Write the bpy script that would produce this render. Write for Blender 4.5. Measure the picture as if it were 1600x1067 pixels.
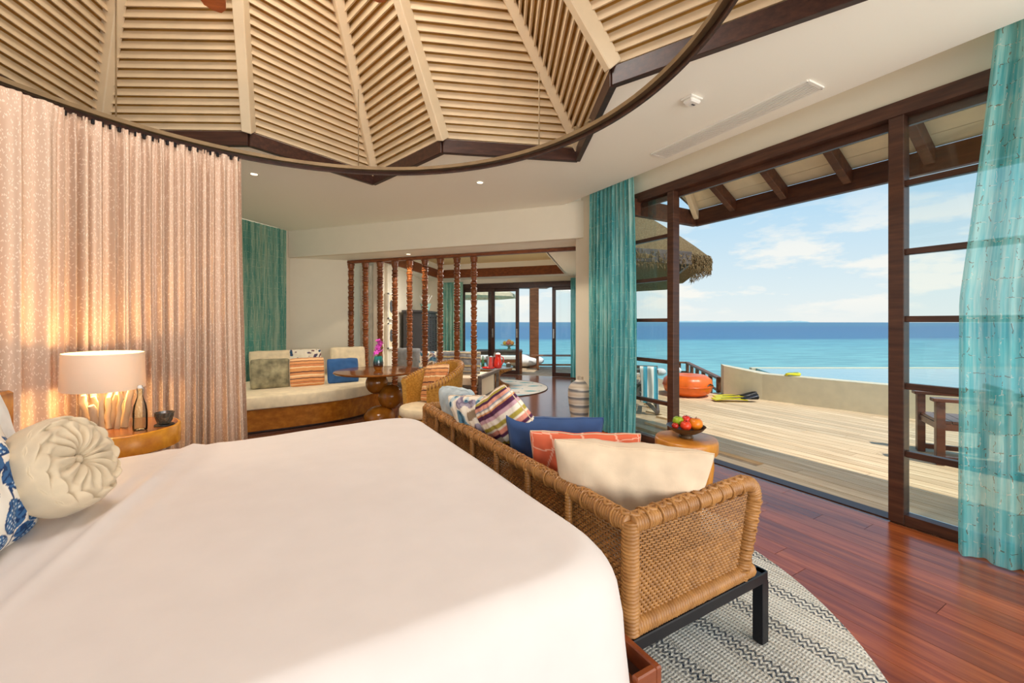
import bpy, bmesh, math, random
from math import sin, cos, pi, sqrt, radians, atan2
from mathutils import Vector, Matrix, noise
from mathutils.geometry import tessellate_polygon

for _o in list(bpy.data.objects):
    bpy.data.objects.remove(_o)
SC = bpy.context.scene
COL = SC.collection
random.seed(7)

# ------------------------------------------------------------------ camera
FOC, EYE, HZ = 650.0, 1.4, 503.0
cam_d = bpy.data.cameras.new('camera')
cam = bpy.data.objects.new('camera', cam_d)
COL.objects.link(cam)
cam.location = (0, 0, EYE)
cam.rotation_euler = (pi / 2, 0, 0)
cam_d.sensor_width = 36
cam_d.lens = 36 * FOC / 1600
cam_d.shift_y = -(533.5 - HZ) / 1600
cam_d.clip_start = .05
cam_d.clip_end = 6000
SC.camera = cam
SC.view_settings.view_transform = 'Standard'
SC.view_settings.look = 'None'
SC.view_settings.gamma = 1
SC.view_settings.use_curve_mapping = False
SC.view_settings.exposure = 0.25


def S(c):
    """0-255 display colour to linear"""
    r = []
    for x in c[:3]:
        x = x / 255
        r.append(x / 12.92 if x <= .04045 else ((x + .055) / 1.055) ** 2.4)
    return (r[0], r[1], r[2], 1)


def nmath(nt, op, a, b=None, c=None):
    n = nt.nodes.new('ShaderNodeMath')
    n.operation = op
    for i, x in enumerate((a, b, c)):
        if x is None:
            continue
        if isinstance(x, (int, float)):
            n.inputs[i].default_value = x
        else:
            nt.links.new(x, n.inputs[i])
    return n.outputs[0]


def nmix(nt, fac, a, b, mode='MIX'):
    n = nt.nodes.new('ShaderNodeMix')
    n.data_type = 'RGBA'
    n.blend_type = mode
    for i, x in ((0, fac), (6, a), (7, b)):
        if isinstance(x, (int, float, tuple)):
            n.inputs[i].default_value = x
        else:
            nt.links.new(x, n.inputs[i])
    return n.outputs[2]


def nramp(nt, fac, stops, interp='LINEAR'):
    n = nt.nodes.new('ShaderNodeValToRGB')
    n.color_ramp.interpolation = interp
    el = n.color_ramp.elements
    while len(el) < len(stops):
        el.new(.5)
    for e, (p, c) in zip(el, stops):
        e.position = p
        e.color = c if len(c) == 4 else S(c)
    nt.links.new(fac, n.inputs[0])
    return n.outputs[0]


def ncoord(nt, kind='Object', scale=(1, 1, 1), rot=(0, 0, 0), attr=None):
    if attr:
        n = nt.nodes.new('ShaderNodeAttribute')
        n.attribute_name = attr
        s = n.outputs['Vector']
    elif kind == 'Position':
        s = nt.nodes.new('ShaderNodeNewGeometry').outputs['Position']
    else:
        s = nt.nodes.new('ShaderNodeTexCoord').outputs[kind]
    m = nt.nodes.new('ShaderNodeMapping')
    m.inputs['Scale'].default_value = scale
    m.inputs['Rotation'].default_value = rot
    nt.links.new(s, m.inputs['Vector'])
    return m.outputs[0]


def nnoise(nt, vec, scale=5, detail=3, rough=.5, out=0):
    n = nt.nodes.new('ShaderNodeTexNoise')
    n.inputs['Scale'].default_value = scale
    n.inputs['Detail'].default_value = detail
    n.inputs['Roughness'].default_value = rough
    nt.links.new(vec, n.inputs['Vector'])
    return n.outputs[out]


def nsep(nt, vec):
    n = nt.nodes.new('ShaderNodeSeparateXYZ')
    nt.links.new(vec, n.inputs[0])
    return n.outputs


def nbump(nt, bsdf, h, strength=.3, dist=.01):
    n = nt.nodes.new('ShaderNodeBump')
    n.inputs['Strength'].default_value = strength
    n.inputs['Distance'].default_value = dist
    nt.links.new(h, n.inputs['Height'])
    nt.links.new(n.outputs[0], bsdf.inputs['Normal'])


def newmat(name, col=(200, 200, 200), rough=.6, metal=0, spec=.4):
    m = bpy.data.materials.new(name)
    m.use_nodes = True
    nt = m.node_tree
    b = nt.nodes['Principled BSDF']
    b.inputs['Base Color'].default_value = S(col)
    b.inputs['Roughness'].default_value = rough
    b.inputs['Metallic'].default_value = metal
    b.inputs['Specular IOR Level'].default_value = spec
    return m, nt, b


# ------------------------------------------------------------------ sky, sun, lights
W = bpy.data.worlds.new('sky')
SC.world = W
W.use_nodes = True
wn = W.node_tree
bg = wn.nodes['Background']
dvec = ncoord(wn, 'Generated')
dz = nsep(wn, dvec)[2]
grad = nramp(wn, nmath(wn, 'MAXIMUM', dz, 0.0), [(0, (234, 240, 238)), (.06, (222, 237, 241)), (.22, (186, 221, 243)),
                                                 (.5, (118, 184, 234)), (1, (72, 146, 216))])
cl = nnoise(wn, ncoord(wn, 'Generated', (3.4, 3.4, 11)), 1.9, 7, .58)
clm = nmath(wn, 'MULTIPLY', nramp(wn, cl, [(.50, (0, 0, 0)), (.60, (255, 255, 255))]),
            nramp(wn, dz, [(.0, (110, 110, 110)), (.05, (235, 235, 235)), (.15, (225, 225, 225)), (.27, (0, 0, 0))]))
skyc = nmix(wn, clm, grad, S((252, 249, 240)))
wn.links.new(skyc, bg.inputs[0])
bg.inputs[1].default_value = .86

sun_d = bpy.data.lights.new('sun', 'SUN')
sun = bpy.data.objects.new('sun', sun_d)
COL.objects.link(sun)
sun_d.energy = 2.9
sun_d.angle = .009
sun_d.color = (1, .94, .83)
sun.rotation_euler = Vector((-.55, .70, -1.6)).to_track_quat('-Z', 'Y').to_euler()


def area(name, loc, target, sx, sy, power, col=(1, 1, 1)):
    d = bpy.data.lights.new(name, 'AREA')
    d.shape = 'RECTANGLE'
    d.size, d.size_y = sx, sy
    d.energy = power
    d.color = col
    o = bpy.data.objects.new(name, d)
    COL.objects.link(o)
    o.location = loc
    o.rotation_euler = (Vector(target) - Vector(loc)).to_track_quat('-Z', 'Y').to_euler()
    return o


area('fill_behind', (4.9, -8.5, 2.4), (-1.4, 3, 1.6), 5.5, 3.4, 430, (1, .965, .93))  # added fill from behind the camera, not a real window
area('fill_side', (3.38, .62, 1.5), (-2.4, 3.2, 2.1), 2.1, 2.1, 45, (1, .96, .90))  # added fill from the right, stands in for light through unseen glass
area('fill_low', (1.6, -3.4, .45), (-1.6, 4.6, 3.3), 3.6, .8, 70, (1, .96, .91))  # added low fill aimed upwards to brighten the ceiling
area('fill_vault', (-1.3, 1.9, 4.75), (-1.0, 2.3, 0), 1.3, 1.3, 95, (1, .955, .90))  # added fill high in the vault for the bed, no known lamp
area('fill_living', (-.4, 8.6, 2.5), (-.6, 8.7, 0), 1.8, 2.0, 85, (1, .95, .88))  # added fill over the living room, pointing down

# ------------------------------------------------------------------ geometry helpers


class MB:
    def __init__(s):
        s.v, s.f, s.st, s.col = [], [], [], []

    def add(s, vs, fs, M=None):
        o = len(s.v)
        for p in vs:
            p = Vector(p)
            s.v.append(M @ p if M is not None else p)
        for f in fs:
            s.f.append([i + o for i in f])
        return s

    def loft(s, rings, closed=True, caps=True, M=None):
        n = len(rings[0])
        vs = [p for r in rings for p in r]
        fs = []
        for i in range(len(rings) - 1):
            for j in range(n if closed else n - 1):
                k = (j + 1) % n
                fs.append([i * n + j, i * n + k, (i + 1) * n + k, (i + 1) * n + j])
        if caps and closed:
            fs.append(list(range(n))[::-1])
            fs.append([(len(rings) - 1) * n + j for j in range(n)])
        return s.add(vs, fs, M)

    def box(s, c, d, M=None, b=0.0):
        cx, cy, cz = c
        x, y, z = d[0] / 2, d[1] / 2, d[2] / 2
        if b <= 0:
            vs = [(cx + i * x, cy + j * y, cz + k * z) for k in (-1, 1) for j in (-1, 1) for i in (-1, 1)]
            return s.add(vs, [[0, 2, 3, 1], [4, 5, 7, 6], [0, 1, 5, 4], [2, 6, 7, 3], [0, 4, 6, 2], [1, 3, 7, 5]], M)

        def ring(z0, q):
            X, Y = x - q, y - q
            e = b * .7 if q == 0 else b * .3
            return [(cx + a, cy + bb, z0) for a, bb in ((X - e, -Y), (X, -Y + e), (X, Y - e), (X - e, Y), (-X + e, Y), (-X, Y - e), (-X, -Y + e), (-X + e, -Y))]
        return s.loft([ring(cz - z, b), ring(cz - z + b, 0), ring(cz + z - b, 0), ring(cz + z, b)], M=M)

    def tube(s, path, r, n=8, closed=False, M=None, caps=True):
        P = [Vector(p) for p in path]
        m = len(P)
        rings = []
        up = None
        for i in range(m):
            a = P[(i - 1) % m] if (closed or i > 0) else P[i]
            c = P[(i + 1) % m] if (closed or i < m - 1) else P[i]
            t = (c - a)
            if t.length < 1e-9:
                t = Vector((0, 0, 1))
            t.normalize()
            if up is None:
                up = Vector((0, 0, 1)) if abs(t.z) < .9 else Vector((1, 0, 0))
            e1 = t.cross(up)
            if e1.length < 1e-6:
                e1 = t.cross(Vector((1, 0, 0)))
            e1.normalize()
            e2 = e1.cross(t).normalized()
            up = e2
            rr = r[i] if isinstance(r, (list, tuple)) else r
            rings.append([P[i] + e1 * (rr * cos(2 * pi * k / n)) + e2 * (rr * sin(2 * pi * k / n)) for k in range(n)])
        if closed:
            rings.append(rings[0])
        return s.loft(rings, True, caps and not closed, M)

    def lathe(s, prof, n=24, M=None, c=(0, 0, 0), caps=True):
        return s.loft([[(c[0] + r * cos(2 * pi * k / n), c[1] + r * sin(2 * pi * k / n), c[2] + z) for k in range(n)] for r, z in prof], M=M, caps=caps)

    def sphere(s, c, r, n=16, m=10, sc=(1, 1, 1), M=None):
        prof = [(r * sin(pi * i / m), -r * cos(pi * i / m)) for i in range(m + 1)]
        prof[0] = (r * .02, -r)
        prof[-1] = (r * .02, r)
        return s.loft([[(c[0] + q * cos(2 * pi * k / n) * sc[0], c[1] + q * sin(2 * pi * k / n) * sc[1], c[2] + z * sc[2]) for k in range(n)] for q, z in prof], M=M)

    def grid(s, fn, nu, nv, M=None, st=False, col=None):
        vs = []
        for j in range(nv + 1):
            for i in range(nu + 1):
                u, v = i / nu, j / nv
                vs.append(fn(u, v))
                if st:
                    s.st.append((u, v, 0))
        w = nu + 1
        fs = [[j * w + i, j * w + i + 1, (j + 1) * w + i + 1, (j + 1) * w + i] for j in range(nv) for i in range(nu)]
        return s.add(vs, fs, M)

    def prism(s, pts, z0, z1, M=None):
        return s.loft([[(p[0], p[1], z0) for p in pts], [(p[0], p[1], z1) for p in pts]], M=M)

    def bar(s, a, b, w, h, M=None, upv=(0, 0, 1)):
        """rectangular bar from a to b"""
        a, b = Vector(a), Vector(b)
        t = (b - a)
        L = t.length
        t.normalize()
        up = Vector(upv)
        if abs(t.dot(up)) > .98:
            up = Vector((1, 0, 0))
        e1 = t.cross(up).normalized()
        e2 = e1.cross(t).normalized()
        R = Matrix((e1, t, e2)).transposed().to_4x4()
        R.translation = (a + b) / 2
        return s.box((0, 0, 0), (w, L, h), (M @ R) if M is not None else R, b=min(w, h) * .08)


def build(name, mb, mat, parent=None, smooth=35, recalc=True):
    me = bpy.data.meshes.new(name)
    me.from_pydata([tuple(p) for p in mb.v], [], mb.f)
    if recalc:
        bm = bmesh.new()
        bm.from_mesh(me)
        bmesh.ops.recalc_face_normals(bm, faces=bm.faces)
        bm.to_mesh(me)
        bm.free()
    if mb.st and len(mb.st) == len(mb.v):
        at = me.attributes.new('st', 'FLOAT_VECTOR', 'POINT')
        at.data.foreach_set('vector', [x for p in mb.st for x in p])
    if mb.col and len(mb.col) == len(mb.v):
        at = me.attributes.new('print', 'FLOAT_COLOR', 'POINT')
        at.data.foreach_set('color', [x for p in mb.col for x in p])
    if smooth:
        me.shade_smooth()
        me.set_sharp_from_angle(angle=radians(smooth))
    me.materials.append(mat)
    o = bpy.data.objects.new(name, me)
    COL.objects.link(o)
    if parent:
        o.parent = parent
    return o


def tag(o, label, cat, group=None, kind=None):
    if label:
        o['label'] = label
    if cat:
        o['category'] = cat
    if group:
        o['group'] = group
    if kind:
        o['kind'] = kind
    return o


def thing(name, label, cat, loc=(0, 0, 0), rz=0, group=None):
    o = bpy.data.objects.new(name, None)
    o.empty_display_size = .1
    COL.objects.link(o)
    o.location = loc
    o.rotation_euler = (0, 0, rz)
    return tag(o, label, cat, group)


def struct(name, mb, mat, parent=None, smooth=0):
    o = build(name, mb, mat, parent, smooth)
    if not parent:
        o['kind'] = 'structure'
    return o


def copy_tree(o, parent=None):
    c = o.copy()
    COL.objects.link(c)
    if parent:
        c.parent = parent
    for ch in list(o.children):
        copy_tree(ch, c)
    return c


def F(px, py, z=0.0):
    """point of the place seen at a photograph pixel, at height z"""
    y = FOC * (EYE - z) / (py - HZ)
    return Vector(((px - 800) * y / FOC, y, z))


def RZ(a):
    return Matrix.Rotation(a, 4, 'Z')


def RX(a):
    return Matrix.Rotation(a, 4, 'X')


def RY(a):
    return Matrix.Rotation(a, 4, 'Y')


def T(x, y, z):
    return Matrix.Translation((x, y, z))


# room axes: u runs along the glass wall towards the camera, v points out to sea
U = Vector((.495, -.868, 0)).normalized()
V = Vector((-U.y, U.x, 0))
W0 = Vector((1.758, 4.57, 0))
AW = atan2(U.y, U.x)


def WP(t, d=0, z=0):
    p = W0 + U * t + V * d
    return Vector((p.x, p.y, z))


def wallM(t=0, d=0, z=0):
    M = RZ(AW)
    M.translation = WP(t, d, z)
    return M


# ------------------------------------------------------------------ materials
def plain(name, col, rough=.6, metal=0, spec=.4, var=0.0, scale=6, bump=0, bscale=80, bdist=.002):
    m, nt, b = newmat(name, col, rough, metal, spec)
    if var:
        n = nnoise(nt, ncoord(nt, 'Object'), scale, 4)
        lo = tuple(max(0, c * (1 - var)) for c in col)
        hi = tuple(min(255, c * (1 + var * .6)) for c in col)
        nt.links.new(nramp(nt, n, [(.3, lo), (.7, hi)]), b.inputs['Base Color'])
    if bump:
        nbump(nt, b, nnoise(nt, ncoord(nt, 'Object'), bscale, 2), bump, bdist)
    return m


def wood(name, c1, c2, rough=.35, stretch=(2, 30, 30), spec=.45, rnd=0.0, coord='Object', scale=1.0, rot=0):
    m, nt, b = newmat(name, c1, rough, 0, spec)
    vec = ncoord(nt, coord, stretch, (0, 0, rot))
    if rnd:
        oi = nt.nodes.new('ShaderNodeObjectInfo')
        add = nt.nodes.new('ShaderNodeVectorMath')
        add.operation = 'ADD'
        sc = nmath(nt, 'MULTIPLY', oi.outputs['Random'], 57.0)
        nt.links.new(vec, add.inputs[0])
        nt.links.new(sc, add.inputs[1])
        vec = add.outputs[0]
    n = nnoise(nt, vec, scale, 5, .6)
    c = nramp(nt, n, [(.28, c2), (.5, tuple((a + bb) / 2 for a, bb in zip(c1, c2))), (.72, c1)])
    if rnd:
        val = nmath(nt, 'MULTIPLY_ADD', oi.outputs['Random'], rnd * 2, 1 - rnd)
        hs = nt.nodes.new('ShaderNodeHueSaturation')
        nt.links.new(c, hs.inputs['Color'])
        nt.links.new(val, hs.inputs['Value'])
        c = hs.outputs[0]
    nt.links.new(c, b.inputs['Base Color'])
    nbump(nt, b, n, .12, .002)
    return m


def fabric(name, col, rough=.85, weave=260, var=.05, bump=.25):
    m, nt, b = newmat(name, col, rough, 0, .2)
    vec = ncoord(nt, 'Object')
    n1 = nnoise(nt, vec, 9, 3)
    n2 = nnoise(nt, ncoord(nt, 'Object', (1, 1, .25)), weave, 2)
    lo = tuple(c * (1 - var) for c in col)
    hi = tuple(min(255, c * (1 + var)) for c in col)
    nt.links.new(nramp(nt, n1, [(.3, lo), (.7, hi)]), b.inputs['Base Color'])
    nbump(nt, b, n2, bump, .0015)
    b.inputs['Sheen Weight'].default_value = .15
    return m


def printed(name, rough=.85):
    m, nt, b = newmat(name, (255, 255, 255), rough, 0, .2)
    a = nt.nodes.new('ShaderNodeAttribute')
    a.attribute_name = 'print'
    nt.links.new(a.outputs['Color'], b.inputs['Base Color'])
    nbump(nt, b, nnoise(nt, ncoord(nt, 'Object'), 260, 2), .25, .0015)
    return m


def glassmat(name, tint=(250, 253, 252), refl=.9):
    m, nt, b = newmat(name)
    nt.nodes.remove(b)
    tr = nt.nodes.new('ShaderNodeBsdfTransparent')
    tr.inputs[0].default_value = S(tint)
    gl = nt.nodes.new('ShaderNodeBsdfGlossy')
    gl.inputs['Roughness'].default_value = .01
    gl.inputs[0].default_value = (refl, refl, refl, 1)
    fr = nt.nodes.new('ShaderNodeFresnel')
    fr.inputs[0].default_value = 1.33
    mx = nt.nodes.new('ShaderNodeMixShader')
    nt.links.new(fr.outputs[0], mx.inputs[0])
    nt.links.new(tr.outputs[0], mx.inputs[1])
    nt.links.new(gl.outputs[0], mx.inputs[2])
    nt.links.new(mx.outputs[0], nt.nodes['Material Output'].inputs[0])
    return m


m_ceil = plain('ceiling_paint', (253, 249, 236), .8, spec=.2, bump=.05)
m_wall = plain('wall_linen', (234, 224, 203), .85, spec=.2, var=.006, bump=.12, bscale=140)
m_white = plain('white_paint', (243, 239, 230), .6)
m_slat = plain('slat_paint', (216, 192, 156), .55, var=.03)
m_rafter = plain('rafter_paint', (238, 218, 184), .5, var=.02)
m_ochre = plain('glow_ochre_board', (226, 172, 82), .7, var=.1)  # golden light seen between the slats is put into this board colour
m_dark = wood('dark_wood', (74, 44, 32), (40, 22, 18), .4)
m_frame = wood('frame_wood', (98, 62, 44), (58, 34, 26), .35, (3, 3, 30))
m_trimw = wood('trim_wood', (150, 84, 42), (104, 54, 28), .4)
m_bronze = plain('bronze', (128, 108, 80), .4, .5, var=.1)
m_black = plain('black_metal', (26, 27, 32), .4, .3)
m_darkgrey = plain('dark_grey_paint', (66, 64, 66), .5, var=.05)
m_honey = wood('honey_wood', (196, 124, 40), (140, 78, 18), .25, (3, 14, 14), rnd=.0)
m_table = wood('table_wood', (150, 92, 36), (96, 50, 18), .12, (2, 14, 14))
m_ball = wood('ball_wood', (178, 112, 34), (112, 62, 14), .16, (5, 5, 2))
m_stump = wood('stump_wood', (216, 150, 62), (168, 96, 30), .3, (6, 6, 2))
m_spindle = wood('spindle_wood', (156, 90, 44), (98, 50, 22), .32, (8, 8, 3), rnd=.16)
m_outwood = wood('outdoor_wood', (150, 100, 62), (98, 58, 34), .5, (3, 20, 20))
m_chairwood = wood('chair_wood', (122, 66, 38), (70, 34, 20), .3, (3, 20, 20))
m_greywood = wood('grey_wood', (120, 108, 98), (76, 66, 60), .6, (3, 20, 20))
m_wicker = wood('wicker', (186, 134, 74), (138, 92, 46), .42, (14, 14, 14), spec=.5)
m_wickerd = wood('wicker_weave', (178, 126, 66), (130, 86, 40), .45, (20, 20, 40), spec=.5)
m_sheet = fabric('white_sheet', (220, 211, 206), .55, 500, .01, .05)
m_cream = fabric('cream_fabric', (232, 214, 180), .85)
m_beige = fabric('beige_fabric', (226, 206, 178), .85)
m_oat = fabric('oat_fabric', (216, 194, 166), .85)
m_round = fabric('round_pillow_fabric', (206, 188, 160), .85)
m_blue = fabric('blue_fabric', (52, 92, 142), .85)
m_denim = fabric('denim_fabric', (58, 84, 130), .85)
m_coral = fabric('coral_fabric', (226, 112, 78), .85, var=.14)
m_grey = fabric('grey_fabric', (150, 152, 152), .85, var=.07)
m_olive = fabric('olive_fabric', (136, 128, 100), .85, var=.25)
m_silver = fabric('silver_fabric', (176, 190, 196), .7, var=.1)
m_white_f = fabric('white_fabric', (240, 238, 234), .85)
m_print = printed('printed_cloth')
m_glass = glassmat('window_glass')
m_clear = glassmat('clear_glass', (232, 240, 238), 1.0)
m_steel = plain('steel', (190, 190, 190), .25, .9)
m_red = plain('red_glaze', (206, 36, 22), .15, spec=.6)
m_green = plain('green_glass', (60, 110, 70), .1, spec=.6)
# ------------------------------------------------------------------ SETTING: floor
m_plank = wood('floor_plank_wood', (176, 94, 46), (112, 50, 24), .2, (1.6, 22, 22), .5, rnd=.25)
m_floor = wood('floor_wood', (122, 80, 58), (84, 50, 36), .16, (14, 14, 1), .7)
m_deck = wood('deck_board_wood', (240, 216, 178), (204, 172, 132), .75, (2, 26, 26), .2, rnd=.13)
m_deckslab = wood('deck_wood', (205, 182, 150), (168, 140, 108), .75, (6, 6, 1), .2)

BACK0 = Vector((.29, 11.0, 0))
B = Vector((.943, -.333, 0)).normalized()
WR0, WR1 = WP(-1.6), Vector((1.9, 10.43, 0))
mb = MB()
mb.prism([WP(6)[:2], WR0[:2], WR1[:2], (-2.5, 11.99), (-2.62, 8.0), (-3.1, 8.0), (-4.03, 7.7), (-5.4, 3.2), (-5.4, -3.2), (4.4, -3.2)], -.2, -.004)
floor = struct('floor', mb, m_floor)

PW = .14
plank_me = {}
for r in range(20):
    d = -(r + .5) * PW - .05
    t = -1.9 + random.random() * 1.2
    while t < 4.6:
        L = random.choice((1.2, 1.55, 1.9))
        if L not in plank_me:
            mb = MB()
            mb.box((0, 0, -.006), (L - .0025, PW - .0025, .012))
            o = build('plank', mb, m_plank, None, 0)
            plank_me[L] = o.data
        else:
            o = bpy.data.objects.new('plank', plank_me[L])
            COL.objects.link(o)
        o.parent = floor
        o.location = WP(t + L / 2, d, 0)
        o.rotation_euler = (0, 0, AW)
        t += L

# deck outside
PB0, PB1 = F(1191, 624), F(1385, 649)          # foot of the pool wall
PD = (PB1 - PB0).normalized()
PN = Vector((-PD.y, PD.x, 0))                  # away from the house
mb = MB()
mb.prism([WP(6, .04)[:2], WP(-1.6, .04)[:2], (WR1.x + .02, WR1.y), (BACK0 - B * 5)[:2], (-6, 14.0), (3.2, 13.2), (3.75, 10.4), (4.02, 8.1), (PB0 + PN * .1)[:2],
          (PB0 + PD * 9 + PN * .1)[:2]], -.25, -.032)
deck = struct('deck', mb, m_deckslab)
DW = .148
deck_me = {}
for r in range(40):
    d = .13 + (r + .5) * DW
    t = -6.3 + random.random() * 2.0
    while t < 3.4:
        L = random.choice((2.1, 2.7, 3.2))
        c = WP(t + L / 2, d, 0)
        ends = [WP(t, d), WP(t + L, d)]
        ok = all((e - PB0).dot(PN) < .22 for e in ends) and not (t < -1.7 and ends[0].x < WR1.x + .15)
        px = 800 + 650 * c.x / max(.3, c.y)
        if ok and (c.y < .8 or px > 700):
            if L not in deck_me:
                mb = MB()
                mb.box((0, 0, -.014), (L - .004, DW - .010, .028))
                o = build('deck_board', mb, m_deck, None, 0)
                deck_me[L] = o.data
            else:
                o = bpy.data.objects.new('deck_board', deck_me[L])
                COL.objects.link(o)
            o.parent = deck
            o.location = WP(t + L / 2, d, -.004)
            o.rotation_euler = (0, 0, AW)
        elif .5 < c.y:
            for q_ in range(3):
                l3 = L / 3
                ends = [WP(t + q_ * l3, d), WP(t + (q_ + 1) * l3, d)]
                px = 800 + 650 * ends[0].x / max(.3, ends[0].y)
                if all((e - PB0).dot(PN) < .20 for e in ends) and ends[0].x > WR1.x + .15 and 700 < px < 1750:
                    if l3 not in deck_me:
                        mb = MB()
                        mb.box((0, 0, -.014), (l3 - .004, DW - .010, .028))
                        o = build('deck_board', mb, m_deck, None, 0)
                        deck_me[l3] = o.data
                    else:
                        o = bpy.data.objects.new('deck_board', deck_me[l3])
                        COL.objects.link(o)
                    o.parent = deck
                    o.location = WP(t + (q_ + .5) * l3, d, -.004)
                    o.rotation_euler = (0, 0, AW)
        t += L
mb = MB()
mb.box((1.93, .065, -.012), (6.9, .12, .03))
sill = struct('trim_5', mb, m_dark)
sill.matrix_world = wallM()

# ------------------------------------------------------------------ SETTING: ceiling with a star opening
CZ = 3.05
SCX, SCY, SR1, SR2 = -1.36, 1.8, 3.17, 2.33
APEX = Vector((SCX, SCY, 5.7))
star = []
for k in range(8):
    a = radians(95.2 + 45 * k)
    star.append(Vector((SCX + SR1 * cos(a), SCY + SR1 * sin(a), CZ)))
    a = radians(95.2 + 22.5 + 45 * k)
    star.append(Vector((SCX + SR2 * cos(a), SCY + SR2 * sin(a), CZ)))
BL, BR = Vector((-4.03, 7.6, 0)), Vector((1.026, 5.8, 0))
CD = -.25
outer = [Vector((p[0], p[1], CZ)) for p in (WP(6, CD), WP(-1.62, CD), BR - B * .05, BL, (-4.3, 6.6, 0), (-5.4, 3.2, 0), (-5.4, -3.2, 0), (4.4, -3.2, 0))]


def slab_with_hole(name, outer, hole, thick, mat):
    tris = tessellate_polygon([outer, hole])
    allv = list(outer) + list(hole)
    n = len(allv)
    mb = MB()
    mb.v = [Vector(p) for p in allv] + [Vector((p[0], p[1], p[2] + thick)) for p in allv]
    for t in tris:
        mb.f.append(list(t))
        mb.f.append([i + n for i in t][::-1])
    for base, cnt in ((0, len(outer)), (len(outer), len(hole))):
        for i in range(cnt):
            a, b2 = base + i, base + (i + 1) % cnt
            mb.f.append([a, b2, b2 + n, a + n])
    return struct(name, mb, mat)


ceiling = slab_with_hole('ceiling', outer, star, .12, m_ceil)
# recess above the curtains and the wall over the glass
mb = MB()
mb.box((2.0, -.12, 3.24), (7.6, .44, .04))
o = struct('ceiling_recess', mb, m_ceil)
o.matrix_world = wallM()
mb = MB()
mb.box((1.75, .04, 3.1), (6.7, .1, .36))
mb.box((4.6, .04, 1.46), (1.6, .1, 2.92))
o = struct('wall_right', mb, m_wall)
o.matrix_world = wallM()

# dark trim round the star, each side a piece
for i in range(16):
    a, b2 = star[i], star[(i + 1) % 16]
    mb = MB()
    dz_ = Vector((0, 0, .045))
    mb.bar(a + dz_, b2 + dz_, .05, .13)
    struct('trim_%d' % (10 + i), mb, m_dark)

# vaulted roof: for each side of the star a sector of slats and a rafter on every corner
ZB = CZ + .12
for i in range(16):
    P, Q = star[i].copy(), star[(i + 1) % 16].copy()
    P.z = Q.z = ZB
    mid = (P + Q) / 2
    nrm = (Q - P).cross(APEX - P).normalized()
    if nrm.z < 0:
        nrm = -nrm
    mb = MB()
    off = nrm * .07
    off2 = nrm * .1
    dq = (Q - P).normalized() * .12
    k1, k2 = (1, -.3) if i % 2 == 0 else (-.3, 1)
    o1, o2 = (P - APEX) * 1.04 + APEX - dq * k1, (Q - APEX) * 1.04 + APEX + dq * k2
    mb.loft([[o1 + off, o2 + off, APEX + off + dq * .9, APEX + off - dq * .9], [o1 + off2, o2 + off2, APEX + off2 + dq * .9, APEX + off2 - dq * .9]])
    sec = struct('ceiling_vault', mb, m_ochre)
    mb = MB()
    mb.bar(P - nrm * .0, APEX, .085, .11, upv=nrm)
    build('rafter', mb, m_rafter, sec, 0)
    ang = (math.degrees(atan2(mid.y - SCY, mid.x - SCX)) + 360) % 360
    if 215 < ang < 300:
        continue
    Lm = (APEX - mid).length
    n = 27
    pitch = .079
    for j in range(n):
        s = (j + .4) * pitch / Lm
        a, b2 = P.lerp(APEX, s), Q.lerp(APEX, s)
        d = (b2 - a).normalized()
        slope = (APEX - mid).normalized()
        tilt = (nrm * cos(.55) - slope * sin(.55))
        mb = MB()
        a2, b3 = a + d * .02, b2 - d * .02
        t = (b3 - a2)
        L = t.length
        e1 = d.cross(tilt).normalized()
        R = Matrix((d, e1, tilt)).transposed().to_4x4()
        R.translation = (a2 + b3) / 2 + nrm * .02
        mb.box((0, 0, 0), (L, .052, .016), R)
        build('slat', mb, m_slat, sec, 0)

# ------------------------------------------------------------------ SETTING: beam, living room beyond
BZ = 2.575
mb = MB()
mb.bar(Vector((-4.06, 7.61, 2.83)) - B * .0, BR + B * .25 + Vector((0, 0, 2.83)), .08, .52)
struct('wall_beam', mb, m_wall)
# low ceiling of the living room with a raised tray
bn = Vector((.333, .943, 0)).normalized()
ho = [F(598, 411, BZ), F(853, 393, BZ), F(883, 427.5, BZ), F(681.6, 435.7, BZ)]
ho[0] = ho[1] - B * 3.3
ho[3] = ho[2] - B * 3.45
lowo = [Vector((p[0], p[1], BZ)) for p in (BL + bn * .05, BR + B * .1 + bn * .05, (WR1.x + .1, WR1.y + .1, 0), (-2.55, 12.1, 0), (-2.55, 8.5, 0), (-4.2, 8.5, 0))]
slab_with_hole('ceiling_living', lowo, ho, .06, m_ceil)
mb = MB()
mb.prism([(p + (p - (ho[0] + ho[2]) / 2) * .02)[:2] for p in ho], BZ + .36, BZ + .4)
struct('ceiling_tray', mb, plain('tray_cove_glow', (240, 214, 160), .8))  # yellow of the warm cove light is painted into the tray
for i in range(4):
    mb = MB()
    z = Vector((0, 0, .11))
    mb.bar(ho[i] + z, ho[(i + 1) % 4] + z, .05, .22)
    m2 = MB()
    z = Vector((0, 0, .31))
    m2.bar(ho[i] + z, ho[(i + 1) % 4] + z, .04, .2)
    struct('trim_%d' % (40 + i), m2, m_ceil)
    struct('trim_%d' % (30 + i), mb, m_trimw if i != 1 else m_ceil)

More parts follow.
